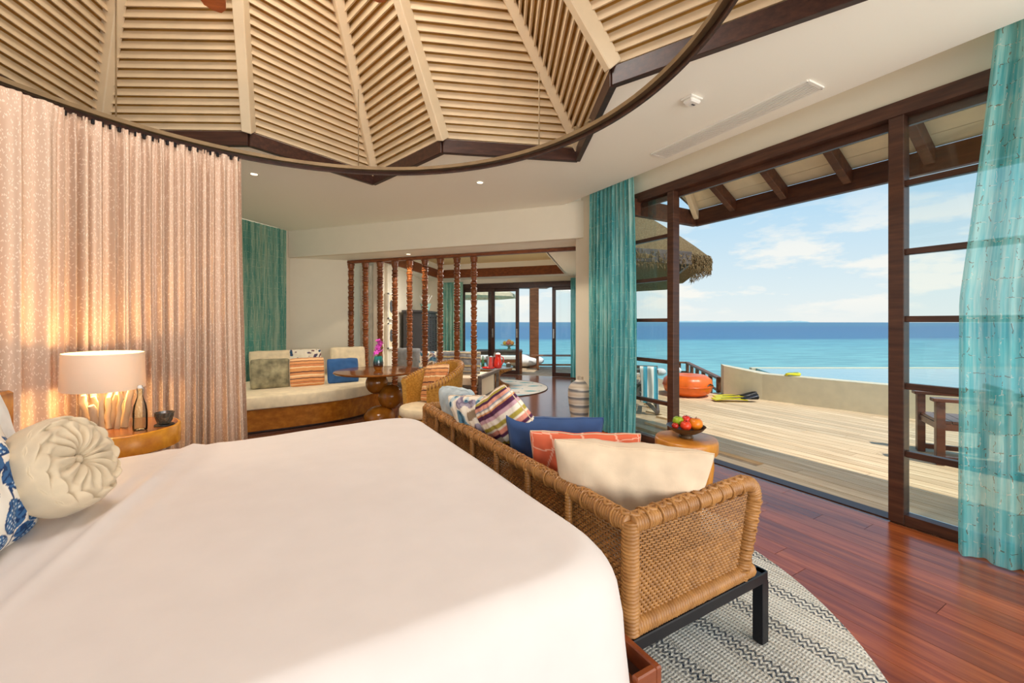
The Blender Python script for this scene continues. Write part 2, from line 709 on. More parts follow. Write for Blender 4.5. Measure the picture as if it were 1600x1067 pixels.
# left walls and alcove
mb = MB()
mb.bar((-5.75, 2.2, 1.65), (-4.08, 7.75, 1.65), .1, 3.3)
struct('wall_left', mb, m_wall)
mb = MB()
mb.bar((-4.1, 7.66, 1.65), (-3.05, 8.02, 1.65), .1, 3.3)
struct('wall_alcove', mb, m_wall)
mb = MB()
mb.bar((-2.62, 8.0, 1.65), (-2.5, 12.1, 1.65), .1, 3.3)
struct('wall_left_living', mb, m_wall)
mb = MB()
mb.bar((-4.0, 8.4, 1.65), (-2.5, 8.4, 1.65), .08, 3.3)
struct('wall_niche', mb, m_wall)
# back wall: left end, strip over the doors, right end, and the long side wall
for nm, s0, s1, z0, z1 in (('wall_back', -3.2, -1.78, 0, 2.6), ('wall_back_lintel', -1.8, 1.8, 2.44, 2.7)):
    mb = MB()
    a, b2 = BACK0 + B * s0 + bn * .05, BACK0 + B * s1 + bn * .05
    mb.bar(a + Vector((0, 0, (z0 + z1) / 2)), b2 + Vector((0, 0, (z0 + z1) / 2)), .1, z1 - z0)
    struct(nm, mb, m_wall)
mb = MB()
mb.bar(WP(-1.6, -.02, 1.65), WP(-.9, -.02, 1.65), .1, 3.3)
struct('wall_right_pier', mb, m_wall)
mb = MB()
mb.bar(WR0 + Vector((.02, 0, 1.45)), WR1 + Vector((.02, 0, 1.45)), .1, 2.9)
struct('wall_right_living', mb, m_wall)

# sliding doors at the far end
def BM(s, z=0, d=0):
    p = BACK0 + B * s + bn * d
    return Vector((p.x, p.y, z))


def px_on_back(px):
    r = (px - 800) / 650
    return (r * BACK0.y - BACK0.x) / (B.x - r * B.y)


mb = MB()
s0, s1 = px_on_back(722), 1.62
mb.bar(BM(s0, 2.37), BM(s1, 2.37), .12, .15)
mb.bar(BM(s0 + .03, 1.2), BM(s0 + .03, 1.2) + Vector((0, 0, .001)), .01, .01)
head = struct('door_frame', mb, m_dark)
for j, (pa, pb, dd) in enumerate(((722, 773, 0), (762, 810, .05), (807, 872, .1), (863, 905, 0))):
    if j == 2:
        continue                                     # the open bay between the panels
    a, b2 = px_on_back(pa), px_on_back(pb)
    mb = MB()
    wst = .09
    mb.bar(BM(a + wst / 2, 0, dd), BM(a + wst / 2, 2.3, dd), .05, wst, upv=B)
    mb.bar(BM(b2 - wst / 2, 0, dd), BM(b2 - wst / 2, 2.3, dd), .05, wst, upv=B)
    mb.bar(BM(a, .05, dd), BM(b2, .05, dd), .05, .1)
    mb.bar(BM(a, 2.26, dd), BM(b2, 2.26, dd), .05, .08)
    dr = struct('door_%d' % (j + 1), mb, m_dark)
    mb = MB()
    mb.bar(BM(a + wst, 1.16, dd), BM(b2 - wst, 1.16, dd), .008, 2.14)
    build('pane', mb, m_glass, dr, 0)
    mb = MB()
    hs = a + wst / 2 if j == 3 else b2 - wst / 2
    mb.bar(BM(hs, .98, dd - .04), BM(hs, 1.22, dd - .04), .02, .035, upv=B)
    build('door_handle', mb, m_steel, dr, 0)

# ------------------------------------------------------------------ SETTING: glass wall on the sea side
TR = 1.905
mb = MB()
mb.box((1.2, .02, 2.88), (5.6, .12, .1))
mb.box((1.2, .06, 2.80), (5.6, .03, .06))
o = struct('trim_1', mb, m_frame)
o.matrix_world = wallM()
ZBARS = (2.36, 1.885, 1.42, .955, .487)
for nm, t0, t1 in (('window_1', TR, 3.7), ('window_2', -.95, 0.0)):
    mb = MB()
    tp = t0 if nm == 'window_1' else t1
    mb.box((tp, .02, 1.42), (.085, .1, 2.84), b=.006)
    far = t1 if nm == 'window_1' else t0
    mb.box((far, .02, 1.42), (.07, .08, 2.84))
    mb.box(((t0 + t1) / 2, .02, .035), (t1 - t0, .08, .07))
    w = struct(nm, mb, m_frame)
    w.matrix_world = wallM()
    zs = [.07] + sorted(ZBARS) + [2.83]
    for z in ZBARS:
        b_ = MB()
        b_.box(((t0 + t1) / 2, .02, z), (t1 - t0 - .08, .05, .042), b=.004)
        build('glazing_bar', b_, m_frame, w, 0)
    for z0, z1 in zip(zs, zs[1:]):
        b_ = MB()
        b_.box(((t0 + t1) / 2, .02, (z0 + z1) / 2), (t1 - t0 - .07, .006, z1 - z0 - .03))
        build('pane', b_, m_glass, w, 0)

# ------------------------------------------------------------------ SETTING: eaves over the deck
m_soffit = plain('soffit_board', (242, 228, 196), .6, var=.03)
m_eave = wood('eave_wood', (112, 66, 42), (64, 36, 26), .5, (3, 20, 20))
OV, ZE, ZI = 1.07, 2.80, 3.38
eroot = struct('roof', MB().box((2.6, OV, ZE - .03), (6.2, .07, .2), b=.005), m_eave)
eroot.matrix_world = wallM()
HT = -.5
nb = 7
for k in range(nb):
    f0, f1 = k / nb, (k + 1) / nb
    d0, d1 = .1 + (OV - .1) * f0, .1 + (OV - .1) * f1
    z0, z1 = ZI + (ZE + .08 - ZI) * f0, ZI + (ZE + .08 - ZI) * f1
    e = .007
    ta0, ta1 = -.5 + .0 * f0, -.5
    b_ = MB()
    b_.add([(ta0, d0 + e, z0), (5.7, d0 + e, z0), (5.7, d1 - e, z1), (ta1, d1 - e, z1),
            (ta0, d0 + e, z0 + .02), (5.7, d0 + e, z0 + .02), (5.7, d1 - e, z1 + .02), (ta1, d1 - e, z1 + .02)],
           [[0, 1, 2, 3], [4, 7, 6, 5], [0, 4, 5, 1], [1, 5, 6, 2], [2, 6, 7, 3], [3, 7, 4, 0]])
    build('board', b_, m_soffit, eroot, 0)
b_ = MB()
b_.add([(-.6, .1, ZI + .03), (5.7, .1, ZI + .03), (5.7, OV + .1, ZE + .12), (-.6, OV + .1, ZE + .12),
        (-.6, .1, ZI + .09), (5.7, .1, ZI + .09), (5.7, OV + .1, ZE + .18), (-.6, OV + .1, ZE + .18)],
       [[0, 1, 2, 3], [4, 7, 6, 5], [0, 4, 5, 1], [1, 5, 6, 2], [2, 6, 7, 3], [3, 7, 4, 0]])
build('roof_deck', b_, m_greywood, eroot, 0)
for k in range(8):
    t = .05 + k * .58
    b_ = MB()
    b_.bar((t, .1, ZI - .06), (t, OV - .02, ZE - .01), .07, .13)
    build('rafter', b_, m_eave, eroot, 0)
b_ = MB()
b_.bar((-.5, OV, ZE - .03), (-.5, -.1, ZE - .03), .07, .2)
build('end_board', b_, m_eave, eroot, 0)
b_ = MB()
b_.bar((-.46, OV - .03, ZE), (-.05, .05, ZI - .05), .06, .12)
build('hip_rafter', b_, m_rafter, eroot, 0)

# ------------------------------------------------------------------ sea, pool, low wall
m_sea, nt, b = newmat('sea_water', (90, 180, 190), .35, 0, .12)
pos = ncoord(nt, 'Position')
dist = nsep(nt, pos)[1]
nz = nnoise(nt, ncoord(nt, 'Position', (.012, .05, 1)), 1, 4)
dd = nmath(nt, 'DIVIDE', nmath(nt, 'MULTIPLY_ADD', nz, 26.0, nmath(nt, 'ADD', dist, -13.0)), 400.0)
c = nramp(nt, dd, [(.0, (158, 206, 190)), (.05, (140, 200, 190)), (.1, (118, 188, 186)), (.165, (98, 174, 180)), (.19, (24, 110, 152)), (.5, (16, 98, 146)), (.95, (30, 112, 146))])
rip = nnoise(nt, ncoord(nt, 'Position', (.35, 1.5, 1)), 1.0, 5, .6)
c = nmix(nt, nmath(nt, 'MULTIPLY', nramp(nt, rip, [(.35, (0, 0, 0)), (.6, (255, 255, 255))]), .95), c, nmix(nt, .45, c, S((14, 90, 116))))
nt.links.new(c, b.inputs['Base Color'])
nbump(nt, b, rip, .5, .25)
mb = MB()
mb.add([(-2500, 9, -1.6), (2500, 9, -1.6), (2500, 5000, -1.6), (-2500, 5000, -1.6), (-2500, 9, -3), (2500, 9, -3), (2500, 5000, -3), (-2500, 5000, -3)],
       [[0, 1, 2, 3], [4, 7, 6, 5], [0, 4, 5, 1], [1, 5, 6, 2], [2, 6, 7, 3], [3, 7, 4, 0]])
mb.add([(3.7, 3, -1.6), (60, 3, -1.6), (60, 9, -1.6), (3.7, 9, -1.6)], [[0, 1, 2, 3]])
struct('sea', mb, m_sea)
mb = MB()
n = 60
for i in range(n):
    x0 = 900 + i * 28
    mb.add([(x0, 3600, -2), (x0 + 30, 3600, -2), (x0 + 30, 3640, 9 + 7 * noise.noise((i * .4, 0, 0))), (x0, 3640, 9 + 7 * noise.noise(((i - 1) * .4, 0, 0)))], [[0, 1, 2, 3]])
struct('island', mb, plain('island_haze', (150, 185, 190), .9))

m_stucco = plain('pool_wall_render', (226, 214, 182), .85, var=.03, bump=.1)
hB = .44
E0, E1 = PB0 + PN * 0, PB0 + PD * 8
L0 = F(1131, 617)
mb = MB()
pts = [L0[:2], PB0[:2], E1[:2], (E1 + PN * .22)[:2], (PB0 + PN * .24 + PD * .05)[:2], (L0 + Vector((.12, .35, 0)))[:2]]
top = [.56, .46, .44, .44, .46, .56]
mb.loft([[(p[0], p[1], -.24) for p in pts], [(p[0], p[1], z) for p, z in zip(pts, top)]])
struct('wall_pool', mb, m_stucco)
m_pool, nt, b = newmat('pool_water', (92, 176, 190), .12, 0, .35)
nbump(nt, b, nnoise(nt, ncoord(nt, 'Position'), 3, 3), .12, .03)
mb = MB()
q = [(PB0 + PN * .2 + PD * .4), (E1 + PN * .2), Vector((14, 9.2, 0)), Vector((5.4, 9.2, 0))]
mb.prism([p[:2] for p in q], -.5, .375)
struct('pool', mb, m_pool)
mb = MB()
mb.bar((5.3, 9.25, .3), (14, 9.25, .3), .1, .18)
struct('trim_6', mb, m_stucco)

# thatched roof of the living room, its round eaves corner outside the glass
m_thatch, nt, b = newmat('thatch', (176, 142, 96), .95, 0, .1)
tn = nnoise(nt, ncoord(nt, 'Object', (5, 5, 40)), 5, 6, .75)
tn2 = nnoise(nt, ncoord(nt, 'Object', (30, 30, 8)), 4, 5, .75)
mixn = nmath(nt, 'MULTIPLY_ADD', tn2, .6, nmath(nt, 'MULTIPLY', tn, .4))
nt.links.new(nramp(nt, mixn, [(.38, (84, 62, 42)), (.5, (170, 138, 94)), (.6, (222, 196, 150))]), b.inputs['Base Color'])
nbump(nt, b, mixn, 1.0, .06)
out = []
Cn = Vector((3.32, 6.85, 0))
far = Vector((4.35, 11.6, 0))
lft = Vector((1.25, 6.05, 0))
dA, dB = (far - Cn).normalized(), (lft - Cn).normalized()
out.append(Vector((3.2, 12.2, 0)))
for k in range(12):
    out.append(far.lerp(Cn + dA * .5, k / 11))
for k in range(1, 8):
    f = k / 8
    out.append((Cn + dA * .5) * (1 - f) ** 2 + Cn * 2 * f * (1 - f) + (Cn + dB * .45) * f * f)
for k in range(5):
    out.append((Cn + dB * .45).lerp(lft, k / 4))
cen = Vector((1.6, 9.5, 0))
inn = Vector((1.8, 10.0, 0))


def tring(z, k, jit=.0, wob=.0):
    r = []
    for i, p in enumerate(out):
        tgt = Vector((min(p.x, 2.2), max(p.y, 7.4) if p.y < 8 else p.y, 0))
        q = p.lerp(tgt, k)
        w_ = noise.noise((p.x * 5, p.y * 5, z * 9)) * jit
        r.append(Vector((q.x + w_, q.y + w_, z + noise.noise((p.x * 3, p.y * 3, 7)) * wob)))
    return r


mb = MB()
mb.loft([tring(2.62, .3), tring(2.36, .10, .03, .08), tring(2.30, .02, .04, .1), tring(2.40, -.03, .05, .05), tring(2.52, 0, .04, .03), tring(2.68, .16, .03), tring(2.92, .42, .03), tring(3.2, .75), tring(3.45, 1.0)])
th = struct('roof_thatched', mb, m_thatch, smooth=60)
mb = MB()
for k in range(9):
    f = .12 + k * .085
    a = Vector((1.15, 6.1 + k * .14, 2.36 + k * .045))
    b2 = Vector((2.75, 6.72 + k * .14, 2.36 + k * .045))
    mb2 = MB()
    mb2.bar(a, b2, .12, .02)
    build('soffit_board', mb2, m_greywood, th, 0)
mb = MB()
mb.bar((1.05, 6.0, 2.42), (2.85, 6.65, 2.42), .05, .2)
mb.bar((2.85, 6.65, 2.42), (3.2, 8.0, 2.42), .05, .2)
build('fascia', mb, m_greywood, th, 0)
random.seed(77)
mb = MB()
ring0 = tring(2.5, -.02)
for k in range(1100):
    i = random.randrange(8, len(ring0) - 1)
    f = random.random()
    p = ring0[i].lerp(ring0[i + 1], f)
    o_ = (Vector((p.x, p.y, 0)) - Vector((1.9, 9.4, 0))).normalized()
    h = random.uniform(-.20, .05)
    p = Vector((p.x, p.y, 2.46 + h)) + o_ * (.01 - .22 * max(0, h) ** 1.2 - .1 * max(0, -h))
    t_ = Vector((random.uniform(-.4, .4), random.uniform(-.4, .4), -1)).normalized() * random.uniform(.04, .09)
    mb.tube([p, p + t_ * .5 + o_ * .03, p + t_ + o_ * random.uniform(.0, .03)], [.006, .005, .003], 3, caps=False)
o = build('straw', mb, m_thatch, th, 0)
o['kind'] = 'stuff'
# ------------------------------------------------------------------ BED
AB = atan2(V.y, V.x)              # local x points to the foot of the bed (v), local y points away from the camera (-u)
K0 = Vector((-.008, 1.81, 0))
bed = thing('bed', 'king bed with smooth white sheet hanging over its wooden base', 'bed', K0, AB)
BT = .74


def bed_outline(grow, n=28, r=.2):
    """local xy ring: foot at x=0, head x=-1.86, near side y=-.785, far side y=1.4 tapering"""
    g = grow
    cs = [(-1.9 - g * 0, -.745 - g), (0 + g, -.745 - g), (0 + g, 1.40 + g), (-1.9 - g * 0, 1.13 + g)]
    rs = [.05, .26, .26, .05]
    pts = []
    for i, (c, rr) in enumerate(zip(cs, rs)):
        p = Vector(c)
        a = (Vector(cs[i - 1]) - p).normalized()
        b2 = (Vector(cs[(i + 1) % 4]) - p).normalized()
        s, e = p + a * rr, p + b2 * rr
        for k in range(9):
            f = k / 8
            pts.append(s * (1 - f) ** 2 + p * 2 * f * (1 - f) + e * f * f)
        nx = Vector(cs[(i + 1) % 4])
        nb_ = (p - nx).normalized()
        e2 = nx + nb_ * rs[(i + 1) % 4]
        for k in range(1, n):
            pts.append(e.lerp(e2, k / n))
    return pts


def crease(p):
    z = 0.0
    # one long soft fold across the sheet near the pillows, and faint tension lines
    for x0, k, h, w_ in ((-1.33, .117, .017, .022), (-1.42, .10, .006, .022), (-1.22, .14, .005, .03)):
        d = p.x - x0 - k * (p.y - .6)
        z += h * math.exp(-(d / w_) ** 2) * max(0, min(1, (p.y + .5) * 1.2))
    z += .006 * noise.noise((p.x * 2.2, p.y * 2.2, 3)) + .002 * noise.noise((p.x * 7, p.y * 3, 9))
    return z


full = bed_outline(0)
cen2 = Vector((-.95, .3))
rings = []
for k in range(90):
    f = .01 + (1 - .01) * (k / 89)
    ring = []
    for p in full:
        q = cen2.lerp(p, f)
        edge = min(1, max(0, (1 - f) / .07))
        z = BT + .012 * (1 - f * f) + crease(q) - .045 * (1 - edge) ** 2
        ring.append((q.x, q.y, z))
    rings.append(ring)
for j, (g, z) in enumerate(((.012, .675), (.022, .64), (.03, .58), (.034, .5), (.04, .42), (.046, .34), (.05, .27), (.052, .22), (.046, .218), (.03, .24))):
    o_ = bed_outline(g)
    ring = []
    for i, p in enumerate(o_):
        a = i * .21
        amp = .012 * max(0, (.66 - z) / .4)
        c_ = (p - cen2).normalized()
        w_ = noise.noise((a * .9, 4, z * .6)) * amp * 2.2
        ring.append((p.x + c_.x * w_, p.y + c_.y * w_, z))
    rings.append(ring)
mb = MB()
mb.loft(rings)
build('bed_sheet', mb, m_sheet, bed, 60)
# wooden base with a recessed ledge at the foot, legs and headboard
m_bedwood = wood('bed_wood', (150, 78, 40), (104, 46, 24), .3, (3, 20, 20))
mb = MB()
mb.box((.079, .29, .3), (.022, 2.06, .2), b=.004)
build('foot_rail', mb, m_bedwood, bed, 0)
mb = MB()
mb.box((.03, -.729, .3), (.078, .022, .2), b=.004)
build('end_rail', mb, m_bedwood, bed, 0)
mb = MB()
mb.box((.03, .29, .29), (.074, 2.0, .12))
build('ledge', mb, m_dark, bed, 0)
for y in (-.71, 1.24):
    mb = MB()
    mb.box((-.92, y, .3), (1.86, .05, .16), b=.005)
    build('side_rail', mb, m_bedwood, bed, 0)
for x, y in ((.05, -.70), (.05, 1.27), (-1.8, -.66), (-1.8, .98)):
    mb = MB()
    mb.box((x, y, .1), (.08, .08, .2), b=.006)
    build('leg', mb, m_bedwood, bed, 0)
mb = MB()
mb.box((-.93, .25, .43), (1.74, 1.8, .3), b=.03)
build('mattress', mb, m_white_f, bed, 0)
mb = MB()
mb.box((-1.99, .22, .58), (.06, 2.16, 1.0), b=.012)
hb = build('headboard', mb, m_honey, bed, 0)


# ------------------------------------------------------------------ cushions
def pillow_mesh(w, h, t, n=26, col=None, seed=0, ear=.05, pw=.42, wr=.012):
    mb = MB()
    for side in (-1, 1):
        o = len(mb.v)
        for j in range(n + 1):
            for i in range(n + 1):
                u, v = -1 + 2 * i / n, -1 + 2 * j / n
                uu, vv = sin(u * pi / 2), sin(v * pi / 2)
                uu, vv = u * .45 + uu * .55, v * .45 + vv * .55
                x = w / 2 * uu * (1 - ear * (1 - vv * vv))
                z = h / 2 * vv * (1 - ear * (1 - uu * uu))
                cr = 1 - .07 * (uu * vv) ** 4
                x *= cr
                z *= cr
                th_ = ((1 - uu * uu) * (1 - vv * vv))
                y = t / 2 * (max(0, th_) ** pw)
                if side > 0:
                    pass
                y += wr * noise.noise((uu * 2.4 + seed, vv * 2.4, side * 3 + seed)) * min(1, th_ * 4)
                y += wr * .8 * noise.noise((uu * 6 + seed, vv * 3.0, side * 5 + seed)) * min(1, th_ * 4)
                mb.v.append(Vector((x, y * side, z + wr * .6 * noise.noise((uu * 3, seed, 1)))))
                if col:
                    c = S(col(u, v, side))
                    mb.col.append(c)
        w_ = n + 1
        for j in range(n):
            for i in range(n):
                a = o + j * w_ + i
                mb.f.append([a, a + 1, a + w_ + 1, a + w_] if side > 0 else [a, a + w_, a + w_ + 1, a + 1])
    return mb


def pillow_edge(w, h, n=26, ear=.05, seed=0, wr=.012):
    pts = []
    def P(u, v):
        uu, vv = u * .45 + sin(u * pi / 2) * .55, v * .45 + sin(v * pi / 2) * .55
        cr = 1 - .07 * (uu * vv) ** 4
        return Vector((w / 2 * uu * (1 - ear * (1 - vv * vv)) * cr, 0, h / 2 * vv * (1 - ear * (1 - uu * uu)) * cr + wr * .6 * noise.noise((uu * 3, seed, 1))))
    for k in range(n):
        pts.append(P(-1 + 2 * k / n, -1))
    for k in range(n):
        pts.append(P(1, -1 + 2 * k / n))
    for k in range(n):
        pts.append(P(1 - 2 * k / n, 1))
    for k in range(n):
        pts.append(P(-1, 1 - 2 * k / n))
    return pts


def cushion(label, mat, w, h, t, loc, yaw, lean=.2, roll=0, col=None, n=26, seam=True, cat='cushion', group=None, name='cushion', seed=None, pw=.42, ear=.05, wr=.012):
    """loc = middle of the lower edge; yaw = direction the front (-y local) looks to"""
    seed = seed if seed is not None else random.random() * 50
    mb = pillow_mesh(w, h, t, n, col, seed, ear=ear, pw=pw, wr=wr)
    R = RZ(yaw + pi / 2) @ RX(-lean) @ RY(roll)
    low = min((R @ p).z for p in mb.v)
    R.translation = Vector(loc) + Vector((0, 0, -low)) + (R @ Vector((0, 0, h / 2)) - Vector((0, 0, (R @ Vector((0, 0, h / 2))).z)))
    o = build(name, mb, mat, None, 60)
    o.matrix_world = R
    tag(o, label, cat, group)
    if seam:
        e = MB()
        e.tube(pillow_edge(w, h, 14, seed=seed, ear=ear, wr=wr), .0035, 5, closed=True)
        build('seam', e, mat if mat is not m_print else m_oat, o, 60)
    return o


def stripes(bands):
    tot = sum(b[0] for b in bands)

    def f(u, v, side):
        x = (v * .5 + .5) * tot
        a = 0
        for wd, c in bands:
            a += wd
            if x <= a:
                j = noise.noise((u * 30, v * 40, 1)) * 12
                return tuple(max(0, min(255, q + j)) for q in c)
        return bands[-1][1]
    return f


# ---- pillows by the headboard
def leaf_col(leaves, stems, bgc, c1, c2):
    def f(u, v, side):
        if side > 0:
            return bgc
        for (x, y, a, L, w_, fill) in leaves:
            dx, dy = u - x, v - y
            p, q = dx * cos(a) + dy * sin(a), -dx * sin(a) + dy * cos(a)
            if 0 < p < L:
                hw = w_ * sin(pi * (p / L) ** .8)
                if abs(q) < hw:
                    if abs(q) < .008:
                        return c1
                    if fill and abs(q) < hw - .03:
                        k = sin(p * 90) * sin(q * 90)
                        return (208, 222, 234) if k > .35 else c2
                    return c2 if noise.noise((u * 14, v * 14, 2)) > -.1 else c1
        for (x0, y0, x1, y1) in stems:
            dx, dy = x1 - x0, y1 - y0
            tt = max(0, min(1, ((u - x0) * dx + (v - y0) * dy) / (dx * dx + dy * dy)))
            bow = .05 * sin(pi * tt)
            if math.hypot(u - x0 - tt * dx - bow, v - y0 - tt * dy) < .014:
                return c1
        return bgc
    return f


bl1, bl2 = (34, 62, 108), (64, 106, 156)
lv = []
for sy in (-.75, -.1, .55):
    for sx in (-.5, .1, .62):
        for k, (ox, oy, a, L, w_) in enumerate(((0, 0, 1.9, .42, .13), (.05, -.05, .5, .36, .10), (-.05, -.12, 2.9, .40, .12), (.0, .05, 1.2, .34, .10), (0, -.25, -.9, .34, .11))):
            lv.append((sx + ox + .05 * sin(sy * 9), sy + oy, a + .4 * sin(sx * 5 + sy * 3), L, w_, k % 2 == 0))
stm = [(sx, -1, sx + .1, 1) for sx in (-.52, .08, .6)]
hd = -V                                                        # towards the headboard


def bedpt(x, y, z=BT):
    p = K0 + V * x - U * y
    return Vector((p.x, p.y, z))


yf = AB                                                         # facing the foot
cushion('white pillow standing against the headboard behind the leaf print pillow', m_white_f, .74, .48, .16, bedpt(-1.74, .44, BT - .005), yf, .22, 0, cat='pillow', name='pillow')
cushion('white pillow printed with blue leaves behind the round tan pillow', m_print, .58, .46, .18, bedpt(-1.57, .115, BT - .005), yf, .36, .05,
        col=leaf_col(lv, stm, (240, 234, 224), bl1, bl2), n=170, cat='pillow', name='pillow', seam=False)

# round gathered pillow
rp = thing('round_pillow', 'round tan pillow with gathered tufted face lying on the bed', 'pillow')
R0, TH = .160, .145
mb = MB()
nr, na = 44, 160
prof = []


def rp_pt(a, s, side):
    """s 0 centre .. 1 rim; side of the disc"""
    r = R0 * sin(s * pi / 2) ** .9 if s < 1 else R0
    base = TH / 2 * (max(0, 1 - (s ** 2.6)) ** .5)
    z = base
    if side > 0:
        z *= 1.05
        z -= .045 * math.exp(-(s / .10) ** 2)
        # radial gathers near the button and a ring of pinched tucks further out
        g = max(0, 1 - abs(s - .28) / .3)
        z += .010 * g * sin(a * 15 + 1.2 * sin(a * 3)) + .004 * g * sin(a * 26)
        t2 = math.exp(-((s - .66) / .15) ** 2)
        z += .013 * t2 * (abs(sin(a * 5.0 + s * 9)) ** .6 - .5) + .010 * t2 * sin(a * 10 - s * 24)
        rimr = math.exp(-((s - .86) / .05) ** 2)
        z += -.012 * rimr * (.6 + .4 * sin(a * 15))
    return r, z


rings = []
for side in (1, -1):
    seq = range(1, nr) if side > 0 else range(nr, 0, -1)
    for k in seq:
        s = k / nr
        ring = []
        for i in range(na):
            a = 2 * pi * i / na
            r, z = rp_pt(a, s, side)
            ring.append((r * cos(a), r * sin(a), z * side))
        rings.append(ring)
mb.loft(rings)
body = build('pillow_body', mb, m_round, rp, 70)
mb = MB()
mb.sphere((0, 0, .048), .016, 12, 8, (1, 1, .6))
build('button', mb, m_round, rp, 60)
mb = MB()
mb.tube([((R0 * .965) * cos(2 * pi * i / 60), (R0 * .965) * sin(2 * pi * i / 60), .036 + .003 * sin(i * 2.1)) for i in range(60)], .003, 5, closed=True)
build('seam', mb, m_round, rp, 60)
nrm = (V * .86 + Vector((.12, -.22, 0)) + Vector((0, 0, .40))).normalized()
q = nrm.to_track_quat('Z', 'Y')
rp.rotation_mode = 'QUATERNION'
rp.rotation_quaternion = q
rp.location = F(101, 730, .915)
dcam = 1.42
rp.location = Vector(((97 - 800) * dcam / 650 * .97, dcam * .97, EYE - (728 - HZ) * dcam * .97 / 650))

# ------------------------------------------------------------------ nightstand, lamp, bottle, candle
NX, NY, NZ = -2.42, 2.56, .75
ns = thing('nightstand', 'round honey burl nightstand beside the far side of the bed', 'nightstand', (NX, NY, 0))
mb = MB()
mb.lathe([(.29, NZ - .125), (.3, NZ - .12), (.3, NZ - .008), (.293, NZ - .001)], 56)
build('rim', mb, wood('burl_wood', (232, 164, 48), (176, 104, 22), .25, (9, 9, 9)), ns, 50)
mb = MB()
mb.lathe([(.285, NZ - .004), (.285, NZ)], 56)
build('tabletop', mb, wood('nightstand_top', (150, 92, 44), (104, 58, 26), .2, (2, 14, 14)), ns, 50)
mb = MB()
mb.lathe([(.06, .0), (.2, .002), (.2, .02), (.06, .05), (.045, .1), (.045, .6), (.12, NZ - .125)], 32)
build('pedestal', mb, m_honey, ns, 40)

LX, LY = -2.50, 2.55
lamp = thing('table_lamp', 'driftwood table lamp with oval cream drum shade on the nightstand', 'lamp', (LX, LY, NZ))
m_shade, nt, b = newmat('lamp_shade', (238, 224, 204), .8)
tl = nt.nodes.new('ShaderNodeBsdfTranslucent')
tl.inputs[0].default_value = S((255, 226, 190))
mx = nt.nodes.new('ShaderNodeMixShader')
mx.inputs[0].default_value = .13
nt.links.new(b.outputs[0], mx.inputs[1])
nt.links.new(tl.outputs[0], mx.inputs[2])
nt.links.new(mx.outputs[0], nt.nodes['Material Output'].inputs[0])
M = RZ(.78)
mb = MB()
ring_ = lambda r, z, k=.72: [(r * cos(2 * pi * i / 64), r * k * sin(2 * pi * i / 64), z) for i in range(64)]
sh0, sh1 = .245, .462
mb.loft([ring_(.265, sh0), ring_(.258, sh1), ring_(.254, sh1), ring_(.261, sh0), ring_(.265, sh0)], caps=False, M=RZ(-.70))
build('lamp_shade', mb, m_shade, lamp, 40)
m_drift = wood('driftwood', (222, 204, 176), (168, 140, 108), .8, (9, 9, 2))
random.seed(21)
for k in range(17):
    a = k * 2 * pi / 17 * 1.0 + random.random() * .3
    r0 = .045 + .06 * (k % 3 != 0) * random.uniform(.6, 1)
    r1 = r0 + random.uniform(-.01, .05)
    h = random.uniform(.15, .27)
    path = []
    for j in range(6):
        f = j / 5
        rr = r0 + (r1 - r0) * f
        path.append((rr * cos(a) + random.uniform(-.006, .006), rr * .8 * sin(a) + random.uniform(-.006, .006), f * h))
    mb = MB()
    w0 = random.uniform(.012, .021)
    mb.tube(path, [w0 * 1.1, w0 * .95, w0, w0 * .85, w0 * 1.0, w0 * .7], 8)
    build('driftwood_stick', mb, m_drift, lamp, 60)
mb = MB()
mb.tube([(0, 0, 0), (0, 0, sh1 - .02)], .008, 8)
mb.tube([(-.2, 0, sh1 - .03), (.2, 0, sh1 - .03)], .003, 6, M=RZ(-.7))
build('stem', mb, m_bronze, lamp, 40)
m_bulb, nt, b = newmat('bulb', (255, 240, 210))
b.inputs['Emission Color'].default_value = S((255, 205, 130))
b.inputs['Emission Strength'].default_value = 8
mb = MB()
mb.sphere((0, 0, .35), .028, 14, 10)
build('bulb', mb, m_bulb, lamp, 60)
for dz_ in (.40, .27):
    ld = bpy.data.lights.new('lamp_bulb_light', 'POINT')
    ld.energy = 9
    ld.color = (1, .62, .25)
    ld.shadow_soft_size = .04
    lo = bpy.data.objects.new('lamp_bulb_light', ld)
    COL.objects.link(lo)
    lo.location = (LX, LY, NZ + dz_)

bt = thing('glass_bottle', 'clear swing-top glass water bottle beside the lamp', 'bottle', (-2.235, 2.50, NZ))
mb = MB()
mb.lathe([(.028, 0), (.034, .004), (.035, .02), (.035, .11), (.030, .15), (.015, .20), (.0125, .235), (.015, .24), (.015, .25), (.011, .25)], 24)
build('body', mb, m_clear, bt, 50)
mb = MB()
mb.lathe([(.012, .252), (.014, .258), (.010, .268), (.003, .27)], 14)
build('stopper', mb, m_white_f, bt, 50)
mb = MB()
mb.tube([(.017, 0, .21), (.021, 0, .245), (.012, 0, .268), (-.012, 0, .268), (-.021, 0, .245), (-.017, 0, .21)], .0017, 6)
build('wire_bail', mb, m_steel, bt, 50)
co = thing('coaster', 'black round coaster under the smoky glass bowl', 'coaster', (-2.19, 2.62, NZ))
mb = MB()
mb.lathe([(.05, 0), (.052, .002), (.052, .006), (.05, .008)], 28)
build('disc', mb, m_black, co, 40)
gb = thing('glass_bowl', 'smoky cut-glass candle bowl on a black coaster', 'bowl', (-2.19, 2.62, NZ + .008))
m_smoke = plain('smoky_glass', (112, 104, 92), .08, spec=.8)
m_smoke.node_tree.nodes['Principled BSDF'].inputs['Transmission Weight'].default_value = .6
mb = MB()
rg = []
